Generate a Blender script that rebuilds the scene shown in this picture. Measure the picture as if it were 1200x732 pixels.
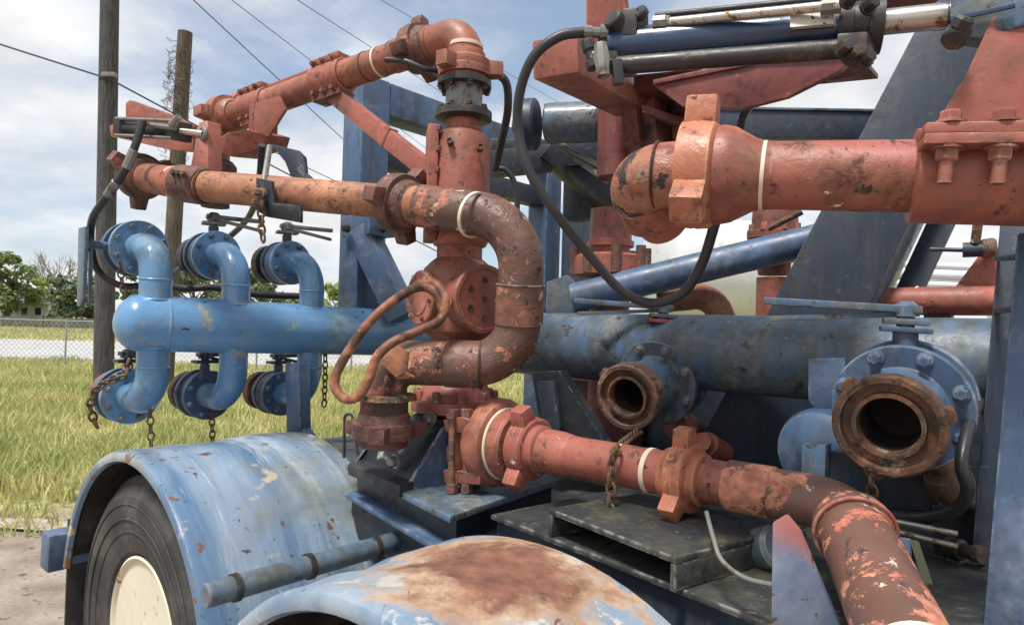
import bpy, bmesh, math, random
from mathutils import Vector as V, Matrix
random.seed(7)
for o in list(bpy.data.objects): bpy.data.objects.remove(o)
SC = bpy.context.scene; COL = SC.collection
# ------------------------------------------------------------------ camera
FPX, W0, H0 = 780.0, 1200.0, 732.0
CAM = V((0, 0, 1.55))
ROT = Matrix.Rotation(math.radians(90 + 1.0), 3, 'X') @ Matrix.Rotation(math.radians(1.6), 3, 'Z')
cd = bpy.data.cameras.new('camera'); cam = bpy.data.objects.new('camera', cd); COL.objects.link(cam)
cd.sensor_width = 36; cd.lens = 36 * FPX / W0; cd.clip_start = .05; cd.clip_end = 3000
cam.matrix_world = Matrix.Translation(CAM) @ ROT.to_4x4(); SC.camera = cam
def P(px, py, d):          # survey helper: image bearing + distance -> point of the place
    return CAM + ROT @ V(((px - W0/2)/FPX*d, -(py - H0/2)/FPX*d, -d))
# ------------------------------------------------------------------ sky and sun
SUN_EL, SUN_AZ = math.radians(64), math.radians(215)     # azimuth clockwise from +Y
wd = bpy.data.worlds.new('World'); SC.world = wd; wd.use_nodes = True
nt = wd.node_tree; N = nt.nodes; LK = nt.links
for n in list(N): N.remove(n)
def nd(t, **k):
    n = N.new(t)
    for a, b in k.items(): setattr(n, a, b)
    return n
sky = nd('ShaderNodeTexSky', sky_type='NISHITA', sun_disc=False)
sky.sun_elevation = SUN_EL; sky.sun_rotation = SUN_AZ; sky.air_density = 1.0; sky.dust_density = 1.0; sky.ozone_density = 1.5
tc = nd('ShaderNodeTexCoord'); sx = nd('ShaderNodeSeparateXYZ'); LK.new(tc.outputs['Generated'], sx.inputs[0])
# clouds lie on a plane overhead: direction / (height + c)
zz = nd('ShaderNodeMath', operation='MAXIMUM'); LK.new(sx.outputs[2], zz.inputs[0]); zz.inputs[1].default_value = 0
za = nd('ShaderNodeMath', operation='ADD'); LK.new(zz.outputs[0], za.inputs[0]); za.inputs[1].default_value = .28
dv = nd('ShaderNodeVectorMath', operation='DIVIDE'); cb = nd('ShaderNodeCombineXYZ')
for i in range(3): LK.new(za.outputs[0], cb.inputs[i])
LK.new(tc.outputs['Generated'], dv.inputs[0]); LK.new(cb.outputs[0], dv.inputs[1])
mp = nd('ShaderNodeMapping'); LK.new(dv.outputs[0], mp.inputs[0]); mp.inputs['Location'].default_value = (1.7, 6.2, 0)
n1 = nd('ShaderNodeTexNoise'); n1.inputs['Scale'].default_value = .85; n1.inputs['Detail'].default_value = 9; n1.inputs['Roughness'].default_value = .56; n1.inputs['Distortion'].default_value = .2
n2 = nd('ShaderNodeTexNoise'); n2.inputs['Scale'].default_value = 3.2; n2.inputs['Detail'].default_value = 7; n2.inputs['Roughness'].default_value = .6
LK.new(mp.outputs[0], n1.inputs['Vector']); LK.new(mp.outputs[0], n2.inputs['Vector'])
cm = nd('ShaderNodeMapRange', interpolation_type='SMOOTHSTEP'); LK.new(n1.outputs['Fac'], cm.inputs[0])
cm.inputs[1].default_value = .37; cm.inputs[2].default_value = .56
cg = nd('ShaderNodeMapRange'); LK.new(n2.outputs['Fac'], cg.inputs[0])
cg.inputs[1].default_value = .3; cg.inputs[2].default_value = .7; cg.inputs[3].default_value = 7.6; cg.inputs[4].default_value = 10.6
cc = nd('ShaderNodeVectorMath', operation='SCALE'); cc.inputs[0].default_value = (.985, .995, 1.01); LK.new(cg.outputs[0], cc.inputs['Scale'])
mx = nd('ShaderNodeMix', data_type='RGBA'); LK.new(cm.outputs[0], mx.inputs['Factor'])
lift = nd('ShaderNodeVectorMath', operation='MULTIPLY_ADD'); LK.new(sky.outputs[0], lift.inputs[0]); lift.inputs[1].default_value = (1.0, .96, .95); lift.inputs[2].default_value = (1.9, 2.35, 2.9)
LK.new(lift.outputs[0], mx.inputs['A']); LK.new(cc.outputs[0], mx.inputs['B'])
bg = nd('ShaderNodeBackground'); LK.new(mx.outputs['Result'], bg.inputs[0]); bg.inputs[1].default_value = .088
wo = nd('ShaderNodeOutputWorld'); LK.new(bg.outputs[0], wo.inputs[0])
ld = bpy.data.lights.new('sun', 'SUN'); ld.energy = 4.2; ld.angle = math.radians(12); ld.color = (1, .96, .9)
so = bpy.data.objects.new('sun', ld); COL.objects.link(so)
sd = V((math.sin(SUN_AZ)*math.cos(SUN_EL), math.cos(SUN_AZ)*math.cos(SUN_EL), math.sin(SUN_EL)))
so.rotation_euler = sd.to_track_quat('Z', 'Y').to_euler(); so.location = (0, 0, 12)
SC.view_settings.view_transform = 'Standard'; SC.view_settings.look = 'None'; SC.view_settings.exposure = 0.22; SC.view_settings.gamma = 1
SC.render.resolution_x = 1024; SC.render.resolution_y = 624
# ------------------------------------------------------------------ materials
def lin(c):
    return tuple(((x/255)/12.92 if x <= 10 else ((x/255 + .055)/1.055)**2.4) for x in c) + (1,)
MATS = {}
class NB:
    def __init__(s, name):
        s.m = bpy.data.materials.new(name); s.m.use_nodes = True; s.t = s.m.node_tree; s.n = s.t.nodes
        s.b = s.n['Principled BSDF']; g = s.n.new('ShaderNodeNewGeometry'); oi = s.n.new('ShaderNodeObjectInfo'); s.g = g; s.oi = oi
        va = s.n.new('ShaderNodeVectorMath'); va.operation = 'MULTIPLY_ADD'
        s.l(oi.outputs['Random'], va.inputs[0]); va.inputs[1].default_value = (7, 3, 11); s.l(g.outputs['Position'], va.inputs[2]); s.pos = va.outputs[0]
    def l(s, a, b): s.t.links.new(a, b)
    def noise(s, sc, det=6, rough=.6, stretch=None, dist=0):
        n = s.n.new('ShaderNodeTexNoise'); n.inputs['Scale'].default_value = sc; n.inputs['Detail'].default_value = det
        n.inputs['Roughness'].default_value = rough; n.inputs['Distortion'].default_value = dist
        if stretch:
            m = s.n.new('ShaderNodeVectorMath'); m.operation = 'MULTIPLY'; s.l(s.pos, m.inputs[0]); m.inputs[1].default_value = stretch; s.l(m.outputs[0], n.inputs['Vector'])
        else: s.l(s.pos, n.inputs['Vector'])
        return n.outputs['Fac']
    def rng(s, x, a, b, c=0, d=1):
        m = s.n.new('ShaderNodeMapRange'); s.l(x, m.inputs[0])
        for i, v in enumerate((a, b, c, d)): m.inputs[i+1].default_value = v
        return m.outputs[0]
    def math(s, op, a, b):
        m = s.n.new('ShaderNodeMath'); m.operation = op
        for i, v in enumerate((a, b)):
            if isinstance(v, (int, float)): m.inputs[i].default_value = v
            else: s.l(v, m.inputs[i])
        return m.outputs[0]
    def mix(s, f, a, b, mode='MIX'):
        m = s.n.new('ShaderNodeMix'); m.data_type = 'RGBA'; m.blend_type = mode
        for k, v in (('Factor', f), ('A', a), ('B', b)):
            if isinstance(v, (int, float, tuple)): m.inputs[k].default_value = v
            else: s.l(v, m.inputs[k])
        return m.outputs['Result']
def paint(name, base, layers=(), rough=.45, metal=0, var=.22, vscale=5, bump=.15, bscale=60, edge=None, spec=.5, streak=None, coat=0, er=.006):
    """base colour + worn layers [(colour, scale, threshold, softness, stretch)], relief from the same chips"""
    s = NB(name)
    v = s.rng(s.noise(vscale, 5), .25, .75, 1 - var, 1 + var)
    rv = s.rng(s.oi.outputs['Random'], 0, 1, .92, 1.08)
    cv = s.n.new('ShaderNodeCombineColor'); vv = s.math('MULTIPLY', v, rv)
    for i in range(3): s.l(vv, cv.inputs[i])
    col = s.mix(1.0, base, cv.outputs[0], 'MULTIPLY')
    rgh = s.rng(s.noise(vscale*4, 4), .3, .7, rough - .1, rough + .12)
    hgt = s.math('MULTIPLY', s.noise(bscale, 4), .35)
    if streak:
        c, sc, th, wd_ = streak
        f = s.rng(s.noise(sc, 5, .65, (1, 1, .12)), th - wd_, th + wd_)
        col = s.mix(f, col, c)
    for (c, sc, th, wd_, *rest) in layers:
        st = rest[0] if rest else None
        f = s.rng(s.noise(sc, 6, .66, st, .35), th - .012 - wd_, th - .012 + wd_)
        tint = s.rng(s.noise(sc*6, 1), .3, .7, .65, 1.3); ct = s.n.new('ShaderNodeCombineColor')
        for i in range(3): s.l(tint, ct.inputs[i])
        col = s.mix(f, col, s.mix(1.0, c, ct.outputs[0], 'MULTIPLY'))
        rgh = s.math('MAXIMUM', rgh, s.math('MULTIPLY', f, .85)); hgt = s.math('SUBTRACT', hgt, s.math('MULTIPLY', f, .8))
    if edge:
        bv = s.n.new('ShaderNodeBevel'); bv.samples = 2; bv.inputs['Radius'].default_value = er
        d = s.n.new('ShaderNodeVectorMath'); d.operation = 'DOT_PRODUCT'; s.l(bv.outputs[0], d.inputs[0]); s.l(s.g.outputs['Normal'], d.inputs[1])
        e = s.rng(d.outputs['Value'], .98, .80); e = s.math('MULTIPLY', e, s.rng(s.noise(25, 6), .46, .62)); col = s.mix(e, col, edge)
    s.l(col, s.b.inputs['Base Color']); s.l(rgh, s.b.inputs['Roughness']); s.b.inputs['Metallic'].default_value = metal
    s.b.inputs['Specular IOR Level'].default_value = spec; s.b.inputs['Coat Weight'].default_value = coat
    if bump:
        bp = s.n.new('ShaderNodeBump'); bp.inputs['Strength'].default_value = bump; bp.inputs['Distance'].default_value = .006
        s.l(hgt, bp.inputs['Height']); s.l(bp.outputs[0], s.b.inputs['Normal'])
    MATS[name] = s.m; return s.m
RUST = lin((104, 62, 44)); RUSTD = lin((66, 44, 36)); CHIP = lin((40, 44, 52)); REDP = lin((156, 90, 76)); TAN = lin((190, 150, 118))
PIT = (lin((62, 48, 44)), 55, .655, .02); SCUFF = (lin((106, 62, 50)), 9, .635, .06); GRIME = (lin((104, 70, 56)), 3.2, .62, .14); DUST = (lin((150, 146, 138)), 3.5, .66, .12)
paint('light_blue_paint', lin((90, 134, 174)), [(lin((120, 146, 160)), 5, .60, .08), (lin((52, 54, 60)), 20, .672, .010), (lin((146, 150, 138)), 7, .655, .03), (lin((60, 62, 66)), 60, .675, .015)], rough=.34, coat=.35, var=.13, vscale=3, streak=(lin((124, 138, 150)), 9, .62, .10), edge=lin((150, 165, 180)), bump=.14)
paint('dull_blue_paint', lin((74, 102, 132)), [(lin((106, 110, 108)), 6, .56, .12), (lin((52, 54, 56)), 18, .635, .04), (lin((144, 146, 146)), 45, .69, .02)], rough=.42, coat=.15, var=.28, vscale=5, streak=(lin((74, 78, 74)), 20, .52, .12), edge=lin((150, 156, 162)), bump=.2)
paint('blue_paint', lin((68, 93, 124)), [(lin((96, 88, 78)), 18, .69, .02), (lin((104, 118, 136)), 6, .60, .10), (lin((50, 52, 58)), 50, .70, .02)], rough=.45, var=.2, edge=lin((176, 182, 188)), streak=(lin((64, 72, 86)), 14, .56, .12), er=.008)
paint('navy_paint', lin((36, 48, 68)), [(lin((52, 58, 64)), 6, .58, .12), (lin((84, 86, 88)), 26, .66, .03)], rough=.5, var=.3, edge=lin((120, 126, 132)), streak=(lin((54, 60, 68)), 26, .55, .12))
paint('dark_navy_paint', lin((24, 36, 56)), [(lin((38, 42, 48)), 7, .58, .12), (lin((66, 70, 74)), 30, .67, .03)], rough=.55, var=.3, edge=lin((110, 116, 120)), streak=(lin((46, 52, 58)), 24, .56, .10))
paint('black_blue_steel', lin((28, 36, 48)), [(lin((42, 44, 42)), 5, .58, .1), (lin((84, 74, 62)), 24, .66, .03)], rough=.5, var=.3, edge=lin((150, 146, 138)), er=.009)
paint('grimy_deck', lin((56, 59, 58)), [(lin((84, 82, 62)), 6, .58, .08), (lin((36, 38, 42)), 9, .54, .06), (lin((120, 116, 104)), 40, .68, .03)], rough=.5, var=.3, edge=lin((186, 182, 170)), er=.011)
paint('red_paint', REDP, [(lin((152, 86, 72)), 5, .54, .12), (lin((108, 62, 52)), 24, .66, .025), (lin((186, 142, 124)), 9, .66, .06), (lin((204, 186, 168)), 18, .715, .012), SCUFF, GRIME, PIT], rough=.46, var=.18, vscale=4, edge=lin((204, 160, 140)), streak=(lin((138, 88, 72)), 14, .58, .12), bump=.12)
paint('orange_red_paint', lin((160, 101, 78)), [(lin((158, 94, 76)), 5, .50, .12), (lin((96, 60, 48)), 22, .64, .025), (lin((190, 142, 112)), 8, .66, .06), SCUFF, GRIME, PIT], rough=.48, var=.18, edge=lin((206, 164, 136)), streak=(lin((134, 92, 70)), 12, .56, .12), bump=.13)
paint('worn_red_paint', lin((156, 89, 76)), [(lin((166, 112, 80)), 7, .60, .08), (lin((108, 62, 52)), 7, .60, .09), (lin((92, 54, 46)), 24, .625, .04), (lin((58, 48, 46)), 14, .665, .015), (lin((216, 204, 190)), 19, .672, .010), (lin((70, 52, 46)), 55, .66, .02)], rough=.5, var=.22, edge=lin((206, 162, 140)), bump=.18)
paint('elbow_paint', lin((166, 104, 86)), [(lin((150, 118, 94)), 9, .62, .06), (lin((146, 88, 74)), 7, .56, .05), (lin((62, 54, 50)), 10, .60, .010), (lin((72, 58, 52)), 40, .66, .02)], rough=.48, var=.2, edge=lin((206, 162, 140)), bump=.35)
paint('dark_shaded_red', lin((116, 62, 56)), [(lin((46, 50, 62)), 6, .62, .04), (lin((86, 48, 44)), 9, .54, .08), (lin((150, 92, 80)), 14, .66, .03)], rough=.45, var=.22, edge=lin((170, 116, 100)))  # red darkened for the shade on the yoke, navy scuffs over it
paint('rusty_orange', lin((166, 114, 82)), [(lin((128, 82, 62)), 7, .52, .10), (lin((88, 62, 52)), 18, .61, .05), (lin((190, 150, 112)), 12, .66, .04), PIT], rough=.58, var=.25, edge=lin((196, 146, 112)), bump=.3)
paint('brown_worn', lin((98, 73, 62)), [(lin((122, 82, 68)), 6, .54, .08), (lin((168, 110, 90)), 14, .60, .012), (lin((196, 168, 146)), 24, .645, .010), (lin((52, 44, 42)), 30, .64, .03)], rough=.46, var=.25, edge=lin((136, 104, 88)), bump=.45)
paint('tan_orange_paint', lin((172, 106, 76)), [(lin((160, 96, 74)), 6, .54, .10), (lin((112, 70, 54)), 15, .61, .04), (lin((206, 164, 132)), 10, .65, .05), (lin((66, 50, 44)), 40, .66, .02)], rough=.48, var=.2, edge=lin((214, 174, 144)), bump=.3)
paint('chipped_brown', lin((108, 78, 67)), [(lin((190, 126, 102)), 8, .54, .010), (lin((176, 104, 86)), 11, .61, .012), (lin((74, 62, 58)), 18, .625, .015), (lin((214, 186, 164)), 26, .67, .01)], rough=.46, var=.2, edge=lin((184, 130, 106)), bump=.45)
paint('rod_brown', lin((116, 74, 54)), [(lin((160, 104, 76)), 7, .54, .06), (lin((70, 50, 42)), 12, .58, .06)], rough=.55, var=.25, bump=.3)
paint('rusty_iron', lin((88, 70, 58)), [(lin((130, 88, 64)), 9, .52, .08), (lin((168, 154, 136)), 12, .63, .02), (lin((60, 50, 44)), 26, .62, .04)], rough=.65, var=.3, bump=.5, edge=lin((170, 150, 128)))
paint('dark_rust', lin((58, 46, 41)), [(lin((108, 70, 52)), 11, .54, .08), (lin((130, 104, 84)), 26, .68, .03)], rough=.65, var=.3, bump=.45)
paint('shaded_bore_rust', lin((40, 32, 28)), [(lin((96, 64, 44)), 8, .58, .08)], rough=.8, var=.3, bump=.4)  # near-black base puts the bore's shade into the colour, rust patches over
paint('rusty_red_union', lin((112, 74, 64)), [(lin((86, 62, 54)), 9, .52, .08), (lin((172, 116, 96)), 15, .62, .025), (lin((58, 48, 44)), 32, .64, .03)], rough=.55, var=.25, edge=lin((186, 138, 116)), bump=.45)
paint('path_sand', lin((176, 164, 148)), [(lin((140, 126, 108)), 6, .52, .08)], rough=.95, var=.15)
paint('twig_grey', lin((140, 132, 124)), rough=.95, var=.2)
s_ = None
paint('cream_paint', lin((214, 206, 184)), [(lin((150, 104, 66)), 14, .66, .02)], rough=.5, var=.1)
paint('white_band', lin((216, 202, 176)), [(lin((150, 120, 90)), 30, .66, .04)], rough=.7, var=.15)
paint('black_rubber', lin((40, 40, 42)), [(lin((74, 70, 66)), 6, .60, .1)], rough=.6, var=.2, bump=.1)
paint('tyre_rubber', lin((44, 43, 43)), [(lin((80, 76, 72)), 4, .56, .12)], rough=.75, var=.15, bump=.1)
paint('hose_rubber', lin((46, 47, 49)), rough=.42, var=.12, bump=.1, bscale=200)
paint('dark_metal', lin((58, 56, 55)), [(lin((96, 80, 66)), 20, .60, .06)], rough=.45, metal=.3, var=.25)
paint('grey_steel', lin((128, 126, 122)), [(lin((92, 78, 66)), 18, .60, .06)], rough=.42, metal=.35, var=.2)
paint('chrome_rod', lin((196, 190, 180)), [(lin((150, 120, 88)), 40, .60, .05)], rough=.25, metal=.75, var=.1, bump=.05)
paint('cylinder_blue', lin((42, 60, 88)), [(lin((24, 28, 36)), 4, .6, .1)], rough=.28, var=.15, coat=.3)
paint('rusty_chain', lin((84, 74, 64)), [(lin((120, 90, 62)), 30, .5, .1)], rough=.6, metal=.3, var=.2)
paint('weathered_wood', lin((82, 79, 78)), [(lin((52, 50, 50)), 10, .52, .1, (6, 6, .3))], rough=.9, var=.2, bump=.5, bscale=30)
paint('old_wood', lin((104, 94, 82)), [(lin((66, 58, 50)), 8, .5, .1, (6, 6, .3))], rough=.9, var=.2, bump=.5, bscale=30)
paint('cable_black', lin((60, 62, 66)), rough=.6, bump=0)
paint('pale_plate', lin((206, 208, 210)), [(lin((186, 188, 190)), 2, .62, .08)], rough=.6, var=.08)
paint('white_rust_label', lin((206, 198, 186)), [(lin((60, 60, 62)), 60, .62, .02)], rough=.5, var=.1)
paint('bark', lin((92, 78, 66)), rough=.95, var=.3, bump=.5)
paint('roof_shingle', lin((96, 94, 98)), rough=.9, var=.2)
paint('house_wall', lin((200, 200, 196)), rough=.8, var=.05)
paint('window_glass', lin((50, 58, 66)), rough=.15, var=.05, bump=0)
paint('dark_boards', lin((78, 76, 72)), [(lin((104, 104, 88)), 2, .55, .1)], rough=.9, var=.3)
paint('galvanised', lin((150, 154, 156)), rough=.5, metal=.4, var=.1)
paint('concrete_road', lin((186, 184, 182)), [(lin((164, 162, 158)), .5, .55, .1)], rough=.9, var=.08, vscale=1)
paint('strap_green', lin((120, 124, 92)), rough=.8, var=.2)
paint('red_lens', lin((92, 44, 40)), rough=.25, var=.1)
def leafmat(name, c1, c2, sc=1.2):
    s = NB(name); f = s.rng(s.noise(sc, 5), .35, .65); f2 = s.noise(sc*9, 2)
    col = s.mix(f, lin(c1), lin(c2)); v = s.rng(f2, .3, .7, .7, 1.25); cv = s.n.new('ShaderNodeCombineColor')
    for i in range(3): s.l(v, cv.inputs[i])
    col = s.mix(1.0, col, cv.outputs[0], 'MULTIPLY')
    s.l(col, s.b.inputs['Base Color']); s.b.inputs['Roughness'].default_value = .6; s.b.inputs['Specular IOR Level'].default_value = .25
    tr = s.n.new('ShaderNodeBsdfTranslucent'); s.l(col, tr.inputs[0]); ms = s.n.new('ShaderNodeMixShader'); ms.inputs[0].default_value = .35
    s.l(s.b.outputs[0], ms.inputs[1]); s.l(tr.outputs[0], ms.inputs[2]); s.l(ms.outputs[0], s.n['Material Output'].inputs[0]); MATS[name] = s.m
leafmat('grass_blades', (156, 166, 102), (206, 198, 142), .9)
leafmat('leaf_green', (104, 124, 80), (140, 152, 104), .7)
leafmat('leaf_dark', (88, 106, 76), (122, 136, 98), .7)
leafmat('leaf_light', (140, 158, 92), (170, 178, 116), .7)
leafmat('dry_vine', (150, 138, 118), (118, 110, 96), 2)
# ground: grass soil far, bare dirt near the trailer
s = NB('ground_soil')
soil = s.mix(s.rng(s.noise(3.5, 8), .35, .65), lin((118, 104, 92)), lin((160, 148, 134)))
soil = s.mix(s.rng(s.noise(14, 8), .58, .66), soil, lin((88, 80, 68)))
gr = s.mix(s.rng(s.noise(1.2, 6), .35, .65), lin((146, 148, 92)), lin((184, 174, 124)))
sp = s.n.new('ShaderNodeSeparateXYZ'); s.l(s.g.outputs['Position'], sp.inputs[0])
ed = s.math('ADD', sp.outputs[1], s.rng(s.noise(1.5, 6), .2, .8, -.8, .8))
f = s.rng(ed, 4.9, 5.5)
s.l(s.mix(f, soil, gr), s.b.inputs['Base Color']); s.b.inputs['Roughness'].default_value = .95
bp = s.n.new('ShaderNodeBump'); bp.inputs['Strength'].default_value = .8; bp.inputs['Distance'].default_value = .04; s.l(s.noise(9, 8), bp.inputs['Height']); s.l(bp.outputs[0], s.b.inputs['Normal'])
MATS['ground_soil'] = s.m
# ------------------------------------------------------------------ mesh helpers
U = V((0, 0, 1)); L = V((-.752, .659, 0)).normalized(); A = V((.659, .752, 0)).normalized(); R = -L; F = -A
def frame(ax, up=None):
    n = V(ax).normalized(); u = V(up) if up else (U if abs(n.z) < .9 else A)
    a = (u - n*u.dot(n)).normalized(); return a, n.cross(a), n
class B:
    def __init__(s): s.v = []; s.f = []
    def add(s, vs, fs):
        k = len(s.v); s.v += [tuple(x) for x in vs]; s.f += [tuple(i + k for i in f) for f in fs]; return s
    def rings(s, rs, cap=True, closed=False):
        k = len(s.v); n = len(rs[0])
        for r in rs: s.v += [tuple(x) for x in r]
        m = len(rs)
        for i in range(m if closed else m - 1):
            a0 = k + i*n; b0 = k + ((i + 1) % m)*n
            for j in range(n): s.f.append((a0 + j, a0 + (j+1) % n, b0 + (j+1) % n, b0 + j))
        if cap and not closed:
            s.f.append(tuple(k + j for j in range(n))[::-1]); s.f.append(tuple(k + (m-1)*n + j for j in range(n)))
        return s
    def lathe(s, p, ax, prof, seg=28, up=None, ph=0, cap=True):
        a, b, n = frame(ax, up); p = V(p); rs = []
        for t, r in prof:
            r = max(r, 1e-4)
            rs.append([p + n*t + (a*math.cos(ph + 2*math.pi*j/seg) + b*math.sin(ph + 2*math.pi*j/seg))*r for j in range(seg)])
        return s.rings(rs, cap)
    def cyl(s, p0, p1, r, r1=None, seg=24, ch=0):
        p0 = V(p0); p1 = V(p1); h = (p1 - p0).length; r1 = r if r1 is None else r1
        pr = [(0, r - ch), (ch, r), (h - ch, r1), (h, r1 - ch)] if ch else [(0, r), (h, r1)]
        return s.lathe(p0, p1 - p0, pr, seg)
    def ring(s, p, ax, r0, r1, h, seg=32):      # annulus with rectangular section
        a, b, n = frame(ax); p = V(p); rs = []
        for j in range(seg):
            e = a*math.cos(2*math.pi*j/seg) + b*math.sin(2*math.pi*j/seg)
            rs.append([p + e*r0 - n*h/2, p + e*r1 - n*h/2, p + e*r1 + n*h/2, p + e*r0 + n*h/2])
        return s.rings(rs, closed=True)
    def torus(s, p, ax, R_, r, seg=32, sg=10):
        a, b, n = frame(ax); p = V(p); rs = []
        for j in range(seg):
            e = a*math.cos(2*math.pi*j/seg) + b*math.sin(2*math.pi*j/seg)
            rs.append([p + e*(R_ + r*math.cos(2*math.pi*k/sg)) + n*r*math.sin(2*math.pi*k/sg) for k in range(sg)])
        return s.rings(rs, closed=True)
    def tube(s, pts, r, seg=18, cap=True):
        pts = [V(p) for p in pts]; n = len(pts)
        rr = r if isinstance(r, (list, tuple)) else [r]*n
        T = [(pts[min(i+1, n-1)] - pts[max(i-1, 0)]).normalized() for i in range(n)]
        a, b, _ = frame(T[0]); rs = []
        for i in range(n):
            a = (a - T[i]*a.dot(T[i])).normalized(); b = T[i].cross(a)
            rs.append([pts[i] + (a*math.cos(2*math.pi*j/seg) + b*math.sin(2*math.pi*j/seg))*rr[i] for j in range(seg)])
        return s.rings(rs, cap)
    def prism(s, pts, vec, bev=.003):
        bm = bmesh.new(); vec = V(vec); lo = [bm.verts.new(V(p)) for p in pts]; hi = [bm.verts.new(V(p) + vec) for p in pts]; n = len(pts)
        bm.faces.new(lo[::-1]); bm.faces.new(hi)
        for i in range(n): bm.faces.new((lo[i], lo[(i+1) % n], hi[(i+1) % n], hi[i]))
        bmesh.ops.recalc_face_normals(bm, faces=bm.faces)
        if bev: bmesh.ops.bevel(bm, geom=list(bm.edges), offset=bev, segments=2, affect='EDGES', profile=.6, clamp_overlap=True)
        bm.verts.index_update(); s.add([v.co.copy() for v in bm.verts], [[v.index for v in f.verts] for f in bm.faces]); bm.free(); return s
    def box(s, c, ax, ay, az, hx, hy, hz, bev=.004):
        c = V(c); ax = V(ax).normalized(); ay = V(ay).normalized(); az = V(az).normalized()
        q = [c + ax*(hx*i) + ay*(hy*j) - az*hz for i, j in ((-1, -1), (1, -1), (1, 1), (-1, 1))]
        return s.prism(q, az*2*hz, bev)
    def beam(s, p0, p1, w, h, up=U, bev=.004):
        p0 = V(p0); p1 = V(p1); a, b, n = frame(p1 - p0, up)
        return s.box((p0 + p1)/2, n, b, a, (p1 - p0).length/2, w/2, h/2, bev)
    def bolt(s, p, ax, r, h, washer=True):
        a = V(ax).normalized()
        if washer: s.lathe(p, a, [(0, r*1.35), (h*.18, r*1.35)], 12)
        s.lathe(V(p) + a*h*.1, a, [(0, r), (h*.75, r), (h*.9, r*.82)], 6)
        return s
def band(p, ax, r, w=.011): return B().ring(p, ax, r - .003, r + .0016, w, 36)
def fillet(pts, rad, n=9):
    pts = [V(p) for p in pts]; out = [pts[0]]
    for i in range(1, len(pts) - 1):
        r = rad[i-1] if isinstance(rad, (list, tuple)) else rad
        p, q, w = pts[i-1], pts[i], pts[i+1]; d0 = (p - q).normalized(); d1 = (w - q).normalized()
        ang = d0.angle(d1)
        if ang > 3.1: out.append(q); continue
        t = min(r/math.tan(ang/2), .49*(p - q).length if i > 1 else .98*(p - q).length, .49*(w - q).length if i < len(pts) - 2 else .98*(w - q).length)
        rr = t*math.tan(ang/2); c = q + (d0 + d1).normalized()*(rr/math.sin(ang/2)); s0 = q + d0*t - c; s1 = q + d1*t - c
        om = s0.angle(s1)
        for k in range(n + 1):
            u = k/n; out.append(c + (s0*math.sin((1-u)*om) + s1*math.sin(u*om))/math.sin(om))
    out.append(pts[-1]); return out
def spline(pts, n=8):
    pts = [V(p) for p in pts]; q = [pts[0]*2 - pts[1]] + pts + [pts[-1]*2 - pts[-2]]; out = []
    for i in range(1, len(q) - 2):
        for k in range(n):
            t = k/n; a, b, c, d = q[i-1], q[i], q[i+1], q[i+2]
            out.append(.5*((2*b) + (c - a)*t + (2*a - 5*b + 4*c - d)*t*t + (3*b - a - 3*c + d)*t**3))
    out.append(pts[-1]); return out
def tag(o, label=None, cat=None, group=None, kind=None):
    for k, v in (('label', label), ('category', cat), ('group', group), ('kind', kind)):
        if v: o[k] = v
    return o
def thing(name, label, cat, loc, group=None):
    o = bpy.data.objects.new(name, None); COL.objects.link(o); o.location = V(loc); o.empty_display_size = .1
    return tag(o, label, cat, group)
WORLD = {}
def mk(name, b, mat, parent=None, ang=32, label=None, cat=None, group=None, kind=None):
    me = bpy.data.meshes.new(name); vs = b.v
    lo = V((min(x[i] for x in vs) for i in range(3))); hi = V((max(x[i] for x in vs) for i in range(3)))
    c = V(((lo.x + hi.x)/2, (lo.y + hi.y)/2, lo.z))
    me.from_pydata([(x[0]-c.x, x[1]-c.y, x[2]-c.z) for x in vs], [], b.f); me.validate()
    bm = bmesh.new(); bm.from_mesh(me); bmesh.ops.recalc_face_normals(bm, faces=bm.faces) if kind != 'stuff' else None; bm.to_mesh(me); bm.free()
    me.polygons.foreach_set('use_smooth', [True]*len(me.polygons)); me.set_sharp_from_angle(angle=math.radians(ang))
    me.materials.append(MATS[mat]); o = bpy.data.objects.new(name, me); COL.objects.link(o)
    WORLD[o.name] = c
    if parent:
        o.parent = parent; pl = WORLD[parent.name] if parent.name in WORLD else parent.location; o.location = c - pl
    else: o.location = c
    return tag(o, label, cat, group, kind)
def union(parent, p, ax, r, mat, ph=0, k=1.55, ln=1.25, sub=True, name='hammer_union'):
    """wing nut with three lugs over a shouldered sub; r = pipe radius"""
    a, b, n = frame(ax); p = V(p); R_ = r*k; h = r*ln
    bb = B().lathe(p, n, [(-h*.5, R_*.80), (-h*.46, R_*.97), (-h*.1, R_*1.0), (-h*.02, R_*.985), (h*.06, R_*1.0), (h*.40, R_*.98), (h*.5, R_*.90), (h*.52, r*1.15), (h*.9, r*1.12), (h*.98, r*1.0)], 36)
    if sub: bb.lathe(p, n, [(-h*1.15, r*1.0), (-h*1.0, r*1.16), (-h*.75, r*1.22), (-h*.5, r*1.25)], 32)
    u = mk(name, bb, mat, parent)
    for i in range(3):
        t = ph + i*2*math.pi/3; e = a*math.cos(t) + b*math.sin(t); w = n.cross(e); c0 = p + e*R_*.86; c1 = p + e*R_*1.42
        q = [c0 - w*r*.50, c0 + w*r*.50, c1 + w*r*.36, c1 - w*r*.36]
        mk('lug', B().prism([x - n*h*.42 for x in q], n*h*.84, r*.08), mat, u)
    return u
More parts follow.
